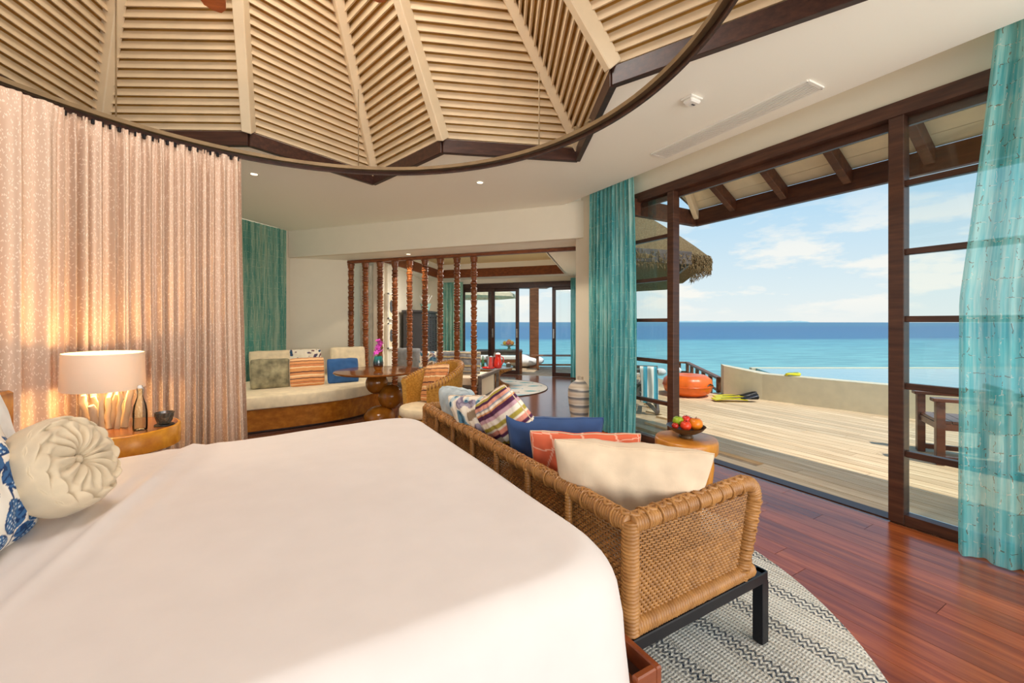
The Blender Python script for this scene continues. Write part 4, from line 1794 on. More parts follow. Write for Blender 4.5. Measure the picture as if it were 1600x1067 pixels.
# ------------------------------------------------------------------ FLOOR VASE
VP = F(907, 660)
vs = thing('floor_vase', 'tall ceramic floor vase with grey and cream bands by the teal curtain', 'vase', VP)
m_vase, nt, b = newmat('banded_ceramic', (200, 186, 166), .6)
zc = nsep(nt, ncoord(nt, 'Object'))[2]
nz = nnoise(nt, ncoord(nt, 'Object', (3, 3, 26)), 1, 3)
f = nmath(nt, 'FRACT', nmath(nt, 'ADD', nmath(nt, 'MULTIPLY', zc, 9.5), nmath(nt, 'MULTIPLY', nz, .55)))
nt.links.new(nramp(nt, f, [(.0, (196, 180, 160)), (.35, (208, 194, 176)), (.52, (150, 142, 136)), (.62, (112, 112, 116)), (.74, (128, 126, 126)), (.86, (220, 210, 196)), (1, (196, 180, 160))]), b.inputs['Base Color'])
mb = MB()
mb.lathe([(.10, 0), (.115, .005), (.13, .06), (.155, .2), (.172, .34), (.174, .42), (.165, .49), (.13, .545), (.07, .585), (.042, .598), (.040, .635), (.045, .642), (.035, .642), (.03, .6)], 48)
build('vase_body', mb, m_vase, vs, 60)

# ------------------------------------------------------------------ BUILT-IN BENCH
bq = thing('built_in_bench', 'curved built-in bench with honey wood front along the left wall', 'bench')
ctrl = [(-3.95, 4.72), (-3.5, 4.95), (-3.17, 5.17), (-2.8, 5.42), (-2.45, 5.72), (-2.2, 6.08), (-2.08, 6.5), (-2.12, 6.95)]


def catmull(P, n=6):
    P = [Vector((p[0], p[1], 0)) for p in P]
    P = [P[0] * 2 - P[1]] + P + [P[-1] * 2 - P[-2]]
    out_ = []
    for i in range(1, len(P) - 2):
        for k in range(n):
            t = k / n
            a, b2, c, d = P[i - 1], P[i], P[i + 1], P[i + 2]
            out_.append(.5 * ((2 * b2) + (c - a) * t + (2 * a - 5 * b2 + 4 * c - d) * t * t + (3 * b2 - a - 3 * c + d) * t ** 3))
    out_.append(P[-2])
    return out_


fc = catmull(ctrl)
backp = [Vector(p) for p in ((-2.3, 7.3, 0), (-2.7, 7.55, 0), (-3.1, 7.7, 0), (-3.88, 7.4, 0), (-4.05, 6.9, 0), (-4.52, 5.2, 0), (-4.6, 4.9, 0), (-4.5, 4.6, 0))]
cenb = Vector((-3.4, 6.4, 0))


def shrink(pts, d):
    return [p + (cenb - p).normalized() * d for p in pts]


mb = MB()
P = fc + backp
mb.loft([[(p.x, p.y, .03) for p in shrink(P, .06)], [(p.x, p.y, .3) for p in shrink(P, .035)]])
build('bench_base', mb, m_honey, bq, 30)
mb = MB()
mb.loft([[(p.x, p.y, .0) for p in shrink(P, .10)], [(p.x, p.y, .03) for p in shrink(P, .10)]])
build('plinth', mb, m_dark, bq, 30)
mb = MB()
mb.loft([[(p.x, p.y, z_) for p in shrink(P, d)] for d, z_ in ((.03, .302), (.005, .315), (0, .34), (0, .43), (.01, .455), (.04, .47), (.4, .476), (1.2, .478))])
o = build('bench_cushion', mb, m_cream, None, 40)
tag(o, 'thick cream cushion following the curve of the built-in bench', 'cushion')
BZC = .474
yb = radians(-55)
tex1 = [(2, (214, 148, 92)), (.5, (240, 214, 168)), (1.2, (206, 134, 86)), (.35, (60, 40, 48)), (1.6, (216, 150, 96)), (.4, (66, 44, 50)), (1.0, (226, 168, 118)), (.5, (238, 206, 160)), (1.2, (206, 138, 88)), (.35, (60, 40, 48))] * 2
c1 = F(395, 600, BZC)
cushion('cream back cushion behind the olive cushion on the bench', m_cream, .62, .48, .16, F(424, 592, BZC) , yb + .12, .2)
cushion('mottled olive velvet cushion on the curved bench', m_olive, .50, .42, .16, F(423, 607, BZC), yb + .05, .22, .02, seed=3, ear=.03)
cushion('cream cushion with dark floral print behind the striped bench cushion', m_print, .52, .48, .14, F(478, 588, BZC), yb, .2, n=70, col=floral2, ear=.04)
cushion('terracotta striped cushion in the middle of the curved bench', m_print, .47, .42, .15, F(481, 603, BZC), yb + .0, .2, n=80, col=stripes(tex1), ear=.03)
cushion('cream back cushion behind the plain blue cushion on the bench', m_cream, .60, .50, .14, F(545, 584, BZC), yb - .08, .22, ear=.04)
cushion('plain blue cushion at the table end of the bench', m_blue, .46, .38, .13, F(537, 598, BZC), yb - .02, .2, ear=.03)

# ------------------------------------------------------------------ BALL TABLE with flower vase
TC = Vector((-1.80, 5.62, 0))
bt = thing('pedestal_table', 'round wooden table on a stack of three wooden balls', 'table', TC)
mb = MB()
mb.lathe([(.50, .715), (.56, .722), (.57, .735), (.565, .748), (.55, .75)], 64)
build('tabletop', mb, m_table, bt, 50)
for c, r, k in (((-.02, -.02, .578), .145, 1), ((.18, -.05, .40), .165, 1), ((.05, -.12, .145), .2, .74)):
    mb = MB()
    mb.sphere(c, r, 32, 20, (1, 1, k))
    bl = build('ball', mb, m_ball, bt, 60)
mb = MB()
mb.lathe([(.16, 0), (.17, .003), (.17, .02), (.14, .025)], 32, c=(.05, -.12, 0))
build('foot_plate', mb, m_dark, bt, 40)
FV = Vector((-1.80, 5.60, .75))
fv = thing('flower_vase', 'small dark teal and amber glass vase on the ball table', 'vase', FV)
m_tg, nt, b = newmat('two_tone_glass', (20, 90, 90), .05, 0, .9)
zc = nsep(nt, ncoord(nt, 'Object'))[2]
nt.links.new(nramp(nt, nmath(nt, 'DIVIDE', zc, .2), [(.05, (190, 120, 40)), (.3, (60, 26, 16)), (.55, (6, 50, 58)), (.9, (30, 136, 128))]), b.inputs['Base Color'])
mb = MB()
mb.lathe([(.03, 0), (.045, .004), (.062, .05), (.066, .10), (.056, .16), (.048, .19), (.042, .19), (.045, .15), (.02, .1)], 28)
build('vase_body', mb, m_tg, fv, 60)
m_pet = plain('orchid_petal', (226, 84, 198), .6, var=.12, scale=30)
fl = thing('orchid', 'magenta orchid stems standing in the small glass vase', 'flower', FV + Vector((0, 0, .1)))
random.seed(5)
for k in range(3):
    a = 2.2 * k
    mb = MB()
    mb.tube([(0, 0, 0), (.012 * cos(a), .012 * sin(a), .1), (.045 * cos(a), .045 * sin(a), .22)], .003, 6)
    build('stem', mb, m_green, fl, 60)
for k in range(15):
    a = random.uniform(0, 2 * pi)
    rr = random.uniform(.0, .06)
    c = Vector((rr * cos(a), rr * sin(a), .125 + .17 * (k / 14)))
    mb = MB()
    M0 = Matrix.Translation(c) @ Matrix.Rotation(random.uniform(0, 6), 4, 'Z') @ Matrix.Rotation(random.uniform(.4, 1.4), 4, 'X')
    for p in range(5):
        mb.sphere((0, .022, 0), .022, 8, 5, (.62, 1.0, .22), M0 @ RZ(p * 2 * pi / 5) @ RX(.35))
    build('blossom', mb, m_pet, fl, 60)

# ------------------------------------------------------------------ TUB CHAIR
TCX = Vector((-1.0, 5.06, 0))
tcx = thing('tub_chair', 'round wicker tub chair tucked up to the ball table', 'chair', TCX, radians(218))
m_tub = wood('tub_weave', (212, 160, 70), (158, 106, 36), .5, (40, 40, 60))
n = 60
R1 = .37
open_a = radians(58)
rings = []
for i in range(n + 1):
    f = i / n
    a = open_a + (2 * pi - 2 * open_a) * f
    hgt = .68 + .22 * sin(pi * f) ** 1.2
    wv = .003 * (-1) ** i
    sec = [(R1 - .045, .26), (R1 - .0, .20), (R1 + .01, .4), (R1 + .03, hgt - .06), (R1 + .045, hgt - .02), (R1 + .02, hgt + .012), (R1 - .03, hgt), (R1 - .035, hgt - .06), (R1 - .04, .45)]
    rings.append([((r + wv) * cos(a), (r + wv) * sin(a), z_) for r, z_ in sec])
mb = MB()
mb.loft(rings)
build('shell', mb, m_tub, tcx, 60)
mb = MB()
for k in range(44):
    f = (k + .5) / 44
    a = open_a + (2 * pi - 2 * open_a) * f
    hgt = .68 + .22 * sin(pi * f) ** 1.2
    r0 = R1 + .0
    mb.tube([((r0 + .035 * cos(q) + .008) * cos(a), (r0 + .035 * cos(q) + .008) * sin(a), hgt - .02 + .038 * sin(q)) for q in [2 * pi * j / 10 for j in range(10)]], .009, 5, closed=True)
o = build('rim_wrap', mb, m_wicker, tcx, 60)
o['kind'] = 'stuff'
mb = MB()
mb.lathe([(.2, .2), (R1 - .02, .2), (R1 - .0, .22), (R1 - .0, .27), (.2, .28)], 40)
build('seat_base', mb, m_tub, tcx, 50)
for k in range(4):
    a = pi / 4 + k * pi / 2
    mb = MB()
    mb.tube([(.25 * cos(a), .25 * sin(a), .21), (.29 * cos(a), .29 * sin(a), 0)], [.024, .018], 10)
    build('leg', mb, m_dark, tcx, 50)
mb = MB()
mb.lathe([(.2, .282), (.315, .285), (.33, .30), (.33, .36), (.315, .385), (.2, .395), (.02, .398)], 44)
o = build('seat_cushion', mb, m_cream, None, 50)
o.location = TCX + Vector((-.03, -.01, 0))
tag(o, 'round cream seat cushion in the wicker tub chair', 'cushion')
cushion('orange striped cushion propped in the wicker tub chair', m_print, .46, .46, .13, (TCX.x + .02, TCX.y + .02, .42), radians(228), .30, -.12, n=80, col=stripes(tex1), ear=.03)

# ------------------------------------------------------------------ SPINDLE DIVIDER
dv = thing('room_divider', 'open room divider of nine turned wooden spindles below a rail', 'room divider')
random.seed(11)


def spindle_profile(h):
    prof = [(.045, 0), (.045, .05), (.036, .055)]
    z_ = .055
    while z_ < h - .10:
        k = random.random()
        if k < .45:
            q = random.uniform(.035, .055)
            prof += [(.030, z_ + q * .05), (.045, z_ + q * .3), (.045, z_ + q * .7), (.030, z_ + q * .95)]
        elif k < .75:
            q = random.uniform(.07, .11)
            prof += [(.031, z_ + .004), (.038, z_ + q * .2), (.041, z_ + q * .8), (.031, z_ + q - .004)]
        else:
            q = random.uniform(.06, .10)
            prof += [(.044, z_ + .004), (.032, z_ + .016), (.036, z_ + q * .6), (.044, z_ + q - .004)]
        z_ += q
    prof += [(.032, h - .09), (.045, h - .08), (.045, h)]
    return prof


Pa, Pb = F(548, 407, BZ), F(740, 395.5, BZ)
tops = [548.5, 571, 594, 617, 640, 664, 688, 714, 740.5]
ln = (Pb - Pa)
RH = BZ - .05
for px in tops:
    r = (px - 800) / 650
    s_ = (r * Pa.y - Pa.x) / (ln.x - r * ln.y)
    p = Pa + ln * s_
    mb = MB()
    mb.lathe([(r_ * 1.3, z_) for r_, z_ in spindle_profile(RH - .02)], 16, c=(p.x, p.y, 0))
    build('spindle', mb, m_spindle, dv, 45)
    mb = MB()
    mb.box((0, 0, 0), (.11, .08, .035), T(p.x, p.y, RH - .028) @ RZ(atan2(B.y, B.x)), b=.004)
    build('cap', mb, m_spindle, dv, 0)
mb = MB()
rend = F(911, 385, BZ)
mb.bar(Vector((Pa.x, Pa.y, RH + .018)) - B * .12, Vector((rend.x, rend.y, RH + .018)), .08, .05)
build('rail', mb, m_trimw, dv, 0)
# ------------------------------------------------------------------ CEILING FITTINGS
def ceil_pt(px, py, z=CZ):
    return F(px, py, z)


A_, B_, C_ = ceil_pt(1018, 240), ceil_pt(1262, 125), ceil_pt(1280, 140)
gd = (B_ - A_).normalized()
gn = Vector((-gd.y, gd.x, 0))
if (C_ - B_).dot(gn) < 0:
    gn = -gn
GW, GL = .19, (B_ - A_).length
gr = thing('ceiling_grille', 'long white slotted air grille in the ceiling over the glass wall', 'air vent', A_ + gd * GL / 2 + gn * GW / 2, atan2(gd.y, gd.x))
mb = MB()
for y_ in (-GW / 2, GW / 2):
    mb.box((0, y_, -.006), (GL, .022, .012))
for x_ in (-GL / 2, GL / 2):
    mb.box((x_, 0, -.006), (.022, GW, .012))
build('frame', mb, m_white, gr, 0)
for k in range(7):
    mb = MB()
    mb.box((0, -GW / 2 + .025 + k * (GW - .05) / 6, -.008), (GL - .02, .013, .008), b=.001)
    build('slat', mb, m_white, gr, 0)
mb = MB()
mb.box((0, 0, -.001), (GL, GW, .002))
build('backing', mb, plain('vent_shadow', (140, 128, 104), .9), gr, 0)

p = ceil_pt(1081, 154)
det = thing('smoke_detector', 'small square white detector on the ceiling', 'smoke detector', p, .5)
mb = MB()
mb.box((0, 0, -.006), (.125, .095, .012), b=.003)
build('base', mb, m_white, det, 0)
mb = MB()
mb.box((0, 0, -.026), (.105, .078, .03), b=.010)
build('body', mb, m_white, det, 0)
mb = MB()
mb.box((.015, 0, -.042), (.03, .012, .004))
build('lens', mb, m_darkgrey, det, 0)

m_spot, nt, b = newmat('downlight_lamp', (255, 244, 220))
b.inputs['Emission Color'].default_value = S((255, 232, 190))
b.inputs['Emission Strength'].default_value = 4
for px, py, z_, lab in ((397, 272, CZ, 'lit round downlight in the ceiling beside the blush curtain'), (750, 285, CZ, 'lit round downlight in the ceiling before the wide beam'),
                        (638, 397, BZ, 'small lit downlight under the beam over the spindles')):
    p = ceil_pt(px, py, z_)
    dl = thing('downlight', lab, 'ceiling light', p)
    mb = MB()
    mb.lathe([(.034, -.003), (.045, -.006), (.05, -.003), (.05, 0), (.034, 0), (.034, -.003)], 24, caps=False)
    build('bezel', mb, m_white, dl, 30)
    mb = MB()
    mb.lathe([(.005, -.002), (.034, -.002), (.034, -.001)], 20)
    build('lamp', mb, m_spot, dl, 30)
    ld = bpy.data.lights.new('downlight_light', 'SPOT')
    ld.energy = 60 if z_ > 3 else 25
    ld.spot_size = 2.0
    ld.color = (1, .86, .66)
    ld.shadow_soft_size = .03
    lo = bpy.data.objects.new('downlight_light', ld)
    COL.objects.link(lo)
    lo.location = p - Vector((0, 0, .02))

fan = thing('ceiling_fan', 'wooden-bladed ceiling fan hanging from the roof peak over the bed', 'fan', (SCX, SCY, 3.34))
mb = MB()
mb.tube([(0, 0, .1), (0, 0, 2.3)], .018, 12)
build('rod', mb, m_bronze, fan, 40)
mb = MB()
mb.lathe([(.03, -.09), (.09, -.08), (.13, -.03), (.13, .05), (.08, .11), (.03, .14)], 32)
build('motor', mb, m_bronze, fan, 40)
a0 = atan2(.70, .58)
for k in range(5):
    a = a0 + k * 2 * pi / 5
    mb = MB()
    M0 = RZ(a) @ RX(.18)
    ol = [(.12, -.03), (.3, -.06), (.6, -.075), (.86, -.07), (.915, -.045), (.93, 0), (.915, .045), (.86, .07), (.6, .075), (.3, .06), (.12, .03)]
    mb.prism(ol, -.005, .005, M0)
    build('blade', mb, wood('fan_blade_wood', (196, 106, 44), (150, 70, 24), .3, (2, 30, 30)) if k == 0 else bpy.data.materials['fan_blade_wood'], fan, 0)

# ------------------------------------------------------------------ LIVING ROOM
# round rug with fish
RC2 = Vector((-.47, 8.9, 0))
m_frug = plain('pale_rug', (176, 172, 164), .95, var=.03, spec=.1)
fr2 = thing('fish_rug', 'round pale grey rug with teal and brown fish under the coffee table', 'rug', RC2)
mb = MB()
mb.lathe([(1.22, 0), (1.23, .004), (1.22, .01)], 90)
build('rug_body', mb, m_frug, fr2, 30)
mb = MB()
mb.tube([(1.225 * cos(2 * pi * i / 90), 1.225 * sin(2 * pi * i / 90), .006) for i in range(90)], .008, 5, closed=True)
build('border', mb, m_darkgrey, fr2, 40)
fc_ = [plain('fish_teal', (64, 128, 134), .9), plain('fish_brown', (126, 96, 70), .9), plain('fish_blue', (110, 150, 164), .9)]
random.seed(3)
fish_px = [(823, 598), (836, 603), (832, 611), (815, 617), (800, 613), (786, 620), (771, 620), (812, 602), (797, 596), (806, 607)]
for k, (px, py) in enumerate(fish_px):
    p = F(px, py, .01) - RC2
    L = .17
    ol = []
    for i in range(13):
        f = i / 12
        ol.append((-L + 2 * L * f * .8, .055 * sin(pi * min(1, f * 1.02)) ** .8))
    top_ = ol + [(L * .9, .045), (L * .84, 0)]
    bot = [(x_, -y_) for x_, y_ in reversed(ol)]
    pts = top_ + [(L * .9, -.045)] + bot[:-1]
    mb = MB()
    mb.prism(pts, 0, .003, T(p.x, p.y, .0095) @ RZ(random.uniform(-.3, .5)))
    build('fish', mb, fc_[(0, 0, 0, 2, 1, 0, 0, 2, 0, 2)[k]], fr2, 0)

# coffee table
CT = Vector((-.45, 9.0, .011))
ct = thing('coffee_table', 'glass-topped coffee table on flared rope pedestal', 'table', CT)
mb = MB()
for k in range(40):
    a = 2 * pi * k / 40
    pts = []
    for j in range(13):
        f = j / 12
        r = .17 + .22 * abs(2 * f - 1.0) ** 2.2 + (.06 if f > .5 else 0) * (2 * f - 1) ** 3
        tw = a + .9 * f
        pts.append((r * cos(tw), r * sin(tw), .012 + .36 * f))
    mb.tube(pts, .016, 6)
o = build('rope_pedestal', mb, m_wicker, ct, 60)
o['kind'] = 'stuff'
mb = MB()
mb.lathe([(.1, 0), (.40, 0), (.41, .006), (.40, .014), (.1, .014)], 40)
build('base_plate', mb, m_wicker, ct, 40)
mb = MB()
mb.lathe([(.3, .375), (.44, .378), (.455, .39), (.455, .405), (.3, .408)], 56)
build('top_ring', mb, m_wicker, ct, 40)
mb = MB()
mb.lathe([(.47, .409), (.474, .411), (.474, .42), (.47, .422)], 56)
build('glass_top', mb, m_darkglass if 'm_darkglass' in globals() else plain('dark_glass', (120, 130, 136), .06, spec=.9), ct, 40)
CTZ = CT.z + .422


def tabpt(px, py):
    return F(px, py, CTZ)


q = tabpt(768, 574)
ib = thing('ice_bucket', 'steel ice bucket with tongs on the coffee table', 'bucket', (q.x, 8.85, CTZ))
mb = MB()
mb.lathe([(.085, 0), (.095, .005), (.115, .22), (.12, .225), (.12, .235), (.105, .235), (.09, .05), (.01, .04)], 28)
build('bucket_body', mb, m_steel, ib, 50)
mb = MB()
mb.tube([(.02, 0, .1), (.08, .02, .33)], .008, 6)
mb.tube([(.02, .03, .1), (.06, .05, .31)], .008, 6)
build('tongs', mb, m_steel, ib, 50)
jg = thing('red_jug', 'glossy red jug beside the ice bucket', 'jug', (tabpt(779, 572).x, 8.72, CTZ))
mb = MB()
mb.lathe([(.06, 0), (.075, .01), (.085, .07), (.075, .16), (.055, .22), (.06, .27), (.066, .285), (.055, .285), (.05, .2)], 28)
build('jug_body', mb, m_red, jg, 50)
mb = MB()
mb.tube([(.06, 0, .24), (.11, 0, .22), (.12, 0, .14), (.08, 0, .07)], .011, 8)
build('jug_handle', mb, m_red, jg, 50)
mb = MB()
mb.lathe([(.05, .284), (.052, .30), (.03, .32), (.004, .325)], 20)
build('lid', mb, m_white, jg, 50)
tr_ = thing('serving_tray', 'small red tray of snacks in front of the jug', 'tray', (tabpt(764, 574).x, 8.66, CTZ))
mb = MB()
mb.lathe([(.01, 0), (.12, 0), (.135, .025), (.13, .026), (.115, .008), (.01, .008)], 30)
build('tray_body', mb, m_red, tr_, 50)
for k, (px, h) in enumerate(((754, .22), (758, .17))):
    g = thing('glass_bottle', ('tall green bottle', 'short clear bottle')[k] + ' at the left of the coffee table', 'bottle', (tabpt(px, 574).x, 8.95 - k * .12, CTZ))
    mb = MB()
    mb.lathe([(.03, 0), (.034, .006), (.034, h * .55), (.014, h * .75), (.013, h), (.005, h)], 16)
    build('body', mb, (m_green, m_clear)[k], g, 50)
    mb = MB()
    mb.lathe([(.015, h), (.015, h + .02), (.004, h + .022)], 12)
    build('stopper', mb, m_steel, g, 50)
cd = thing('candle_holder', 'square dark glass candle holder at the right of the coffee table', 'candle holder', (tabpt(796, 574).x - .02, 8.9, CTZ))
mb = MB()
mb.box((0, 0, .045), (.1, .1, .09), b=.008)
build('holder', mb, m_smoke, cd, 0)
mb = MB()
mb.lathe([(.025, .09), (.026, .10), (.01, .102)], 14)
build('candle', mb, m_white, cd, 40)

# daybed with wooden arm
Pn, Pf = Vector((-.565, 7.22, 0)), Vector((-.285, 8.38, 0))
dbd = thing('daybed', 'low grey wooden daybed behind the spindle divider', 'sofa')
dirA = (Pf - Pn).normalized()
dirL = Vector((-dirA.y, dirA.x, 0))          # leftwards
mb = MB()
z0 = .03
for a, b2 in ((Pn, Pf),):
    mb.bar(a + Vector((0, 0, .43)), b2 + Vector((0, 0, .43)), .07, .06)
    mb.bar(a + Vector((0, 0, .06)), b2 + Vector((0, 0, .06)), .06, .06)
    mb.bar(a + dirA * .03, a + dirA * .03 + Vector((0, 0, .42)), .06, .06)
    mb.bar(b2 - dirA * .03, b2 - dirA * .03 + Vector((0, 0, .42)), .06, .06)
    mb.bar(a + dirA * .9, a + dirA * .9 + Vector((0, 0, .42)), .06, .04)
build('arm_frame', mb, m_greywood, dbd, 0)
mb = MB()
mb.bar(Pn + dirA * .08 + Vector((0, 0, .24)), Pn + dirA * .86 + Vector((0, 0, .24)), .03, .33)
build('arm_panel', mb, plain('rattan_panel', (206, 192, 170), .8), dbd, 0)
mb = MB()
c0 = Pn + dirA * .58
mb.bar(c0 + dirL * .04 + Vector((0, 0, .2)), c0 + dirL * 1.95 + Vector((0, 0, .2)), .95, .12)
build('seat_frame', mb, m_greywood, dbd, 0)
for s_ in (.2, 1.8):
    for e in (-.4, .4):
        mb = MB()
        p = c0 + dirL * s_ + dirA * e
        mb.bar(p, p + Vector((0, 0, .14)), .07, .07)
        build('leg', mb, m_greywood, dbd, 0)
mb = MB()
soft_box(mb, 1.85, .9, .15, .03)
o = build('daybed_cushion', mb, m_beige, None, 50)
o.matrix_world = T(*(c0 + dirL * 1.0)) @ T(0, 0, .262) @ RZ(atan2(dirL.y, dirL.x))
tag(o, 'beige seat cushion lying on the low grey daybed', 'cushion')
strg = [(1.5, (150, 150, 150)), (.4, (86, 84, 96)), (.8, (196, 180, 150)), (.5, (120, 132, 148)), (1.2, (166, 164, 160)), (.4, (90, 86, 96)), (.9, (206, 186, 140)), (1.0, (140, 146, 154))] * 2


def dpt(s_, e):
    p = c0 + dirL * s_ + dirA * e
    return (p.x, p.y, .425)


yd = atan2(dirA.y, dirA.x) + pi
cushion('grey striped cushion at the right end of the daybed', m_print, .46, .44, .15, dpt(.36, -.12), yd, .12, n=60, col=stripes(strg))
cushion('grey striped cushion second from the right end of the daybed', m_print, .46, .44, .15, dpt(.80, -.10), yd + .1, .12, n=60, col=stripes(strg[3:] + strg[:3]))
cushion('dark plum patterned cushion behind the striped ones on the daybed', m_print, .42, .42, .13, dpt(.95, .16), yd, .1, n=60, col=lambda u, v, s: (96, 62, 72) if noise.noise((u * 5, v * 5, 1)) > -.05 else (206, 190, 180))
cushion('white floral cushion in the middle of the daybed', m_print, .42, .42, .13, dpt(1.25, -.02), yd, .12, n=60, col=floral)
cushion('plain taupe grey cushion at the left end of the daybed', m_grey, .55, .48, .16, dpt(1.66, -.05), yd, .12)

# tv cabinet on the left wall
cb = thing('cabinet', 'tall dark grey cabinet against the left wall by the far doors', 'cabinet', (-2.2, 10.05, 0))
mb = MB()
mb.box((0, 0, .83), (.46, 1.5, 1.58), b=.01)
mb.box((0, 0, .02), (.42, 1.44, .05))
build('carcass', mb, m_darkgrey, cb, 0)
mb = MB()
mb.box((.0, 0, 1.64), (.52, 1.58, .05), b=.006)
build('top', mb, m_darkgrey, cb, 0)
for k in range(4):
    mb = MB()
    y0 = -.72 + k * .36
    for y_ in (y0 + .03, y0 + .33):
        mb.box((.245, y_, .85), (.03, .05, 1.45))
    for z_ in (.15, .85, 1.55):
        mb.box((.245, y0 + .18, z_), (.03, .30, .06))
    d_ = build('door', mb, m_darkgrey, cb, 0)
    mb = MB()
    for j in range(12):
        for z0 in (.2, .9):
            mb.box((.245, y0 + .18, z0 + .04 + j * .048), (.018, .25, .028))
    o = build('louvre', mb, m_darkgrey, d_, 0)
cv = thing('coral_vase', 'pale aqua glass vase of white coral on the dark cabinet', 'vase', (-2.12, 10.2, 1.665))
mb = MB()
mb.lathe([(.08, 0), (.09, .005), (.12, .14), (.14, .18), (.12, .18), (.08, .02)], 20)
build('vase_body', mb, plain('aqua_glass', (160, 206, 196), .2), cv, 50)
random.seed(6)
mb = MB()
for k in range(22):
    a, r = random.uniform(0, 6.28), random.uniform(.04, .2)
    mb.tube([(0, 0, .1), (r * .5 * cos(a), r * .5 * sin(a), .25), (r * cos(a), r * sin(a), .28 + random.uniform(0, .14))], [.014, .011, .006], 6)
build('coral', mb, m_white, cv, 50)
# framed pictures on the left living wall
for z_, lab in ((1.72, 'upper white-framed shell print on the wall behind the spindles'), (1.12, 'lower white-framed shell print on the wall behind the spindles')):
    pf_ = thing('picture_frame', lab, 'picture', (-2.49, 8.55, z_))
    mb = MB()
    for y_ in (-.22, .22):
        mb.box((.012, y_, 0), (.03, .03, .52))
    for zz_ in (-.25, .25):
        mb.box((.012, 0, zz_), (.03, .47, .03))
    build('frame', mb, m_white, pf_, 0)
    mb = MB()
    mb.box((.004, 0, 0), (.01, .43, .48))
    build('mat_board', mb, m_cream, pf_, 0)
    mb = MB()
    ol = [(.11 * cos(a) * (1 + .12 * cos(5 * a)), .13 * sin(a)) for a in [2 * pi * i / 40 for i in range(40)]]
    mb.loft([[(.010, p[0], p[1]) for p in ol], [(.013, p[0], p[1]) for p in ol]])
    build('print', mb, plain('shell_print', (84, 88, 92), .8, var=.3, scale=20), pf_, 0)

# ------------------------------------------------------------------ OUT OF THE FAR DOORS
def outpt(px, py, z=-.03):
    return F(px, py, z)


ot = thing('outdoor_table', 'grey outdoor table on the far deck beyond the sliding doors', 'table', outpt(780, 582))
mb = MB()
for k in range(5):
    mb.box((0, -.32 + k * .16, .62), (1.3, .15, .03), b=.003)
build('tabletop', mb, m_greywood, ot, 0)
for x_ in (-.6, .6):
    for y_ in (-.34, .34):
        mb = MB()
        mb.box((x_, y_, .30), (.08, .08, .6))
        build('leg', mb, m_outwood, ot, 0)
mb = MB()
mb.box((0, -.34, .56), (1.2, .03, .07))
mb.box((0, .34, .56), (1.2, .03, .07))
build('apron', mb, m_greywood, ot, 0)
base = outpt(780, 582)
fp = thing('fruit_stand', 'footed plate of fruit on the far outdoor table', 'plate', (base.x + .28, base.y, base.z + .636))
mb = MB()
mb.lathe([(.1, 0), (.06, .02), (.03, .08), (.05, .11), (.24, .14), (.25, .155), (.22, .15), (.02, .13)], 28)
build('plate_body', mb, plain('mint_glaze', (170, 200, 180), .3), fp, 50)
for k in range(7):
    a = k * .9
    mb = MB()
    mb.sphere((0, 0, 0), .062, 14, 9, (1, 1, .9))
    o = build('fruit_piece', mb, plain('peach_skin', ((236, 160, 90), (230, 190, 80), (220, 110, 90))[k % 3], .5), None, 60)
    o.location = (fp.location.x + (.13 * cos(a) if k else 0), fp.location.y + (.13 * sin(a) if k else 0), fp.location.z + (.20 if k else .25))
    tag(o, 'small round fruit heaped on the footed plate outdoors', 'fruit', 'fruits on the footed plate')
ob = thing('outdoor_bench', 'slim wooden bench on the far deck behind the right sliding door', 'bench', outpt(872, 577))
mb = MB()
for k in range(3):
    mb.box((0, -.13 + k * .13, .42), (1.6, .12, .03), b=.003)
build('seat', mb, m_outwood, ob, 0)
for x_ in (-.62, .62):
    for y_ in (-.14, .14):
        mb = MB()
        mb.box((x_, y_, .2), (.06, .05, .41))
        build('leg', mb, m_outwood, ob, 0)
mb = MB()
mb.box((0, -.14, .15), (1.2, .03, .05))
build('stretcher', mb, m_outwood, ob, 0)
pp = outpt(834.5, 574)
pg = thing('pergola_post', 'wooden pergola post with a carved cross beam beyond the far doors', 'post', pp)
mb = MB()
mb.box((0, 0, 1.2), (.28, .28, 2.6), b=.02)
build('post', mb, m_outwood, pg, 0)
mb = MB()
mb.prism([(-3.5, .0), (.75, .0), (.62, -.12), (.4, -.2), (-3.5, -.2)], -.1, .1, T(0, 0, 2.68) @ RX(pi / 2))
build('beam', mb, m_outwood, pg, 0)
um = thing('parasol', 'cream parasol standing on the far deck beyond the sliding doors', 'parasol', outpt(738, 571.5))
mb = MB()
rg = []
for r, z_ in ((.02, 2.95), (.7, 2.72), (1.5, 2.32), (1.52, 2.22), (1.48, 2.22), (1.46, 2.30), (.7, 2.68), (.02, 2.9)):
    rg.append([(r * cos(pi / 4 * k + .2) * (1 if True else 0), r * sin(pi / 4 * k + .2), z_) for k in range(8)])
mb.loft(rg)
build('canopy', mb, m_cream, um, 0)
mb = MB()
mb.tube([(0, 0, 0), (0, 0, 2.95)], .03, 10)
build('pole', mb, m_outwood, um, 40)
mb = MB()
mb.lathe([(.25, 0), (.27, .02), (.25, .06), (.05, .08)], 20)
build('base', mb, m_darkgrey, um, 40)
lg_ = thing('sun_lounger', 'low lounger with white mattress on the far deck', 'sun lounger', outpt(765, 579) + Vector((0, .9, 0)))
mb = MB()
mb.box((0, 0, .22), (1.9, .7, .08))
for x_ in (-.8, .8):
    for y_ in (-.3, .3):
        mb.box((x_, y_, .09), (.07, .07, .18))
build('frame', mb, m_outwood, lg_, 0)
mb = MB()
soft_box(mb, 1.85, .66, .12, .03)
o = build('mattress', mb, m_white_f, lg_, 50)
o.location = (0, 0, .26)
tw = MB()
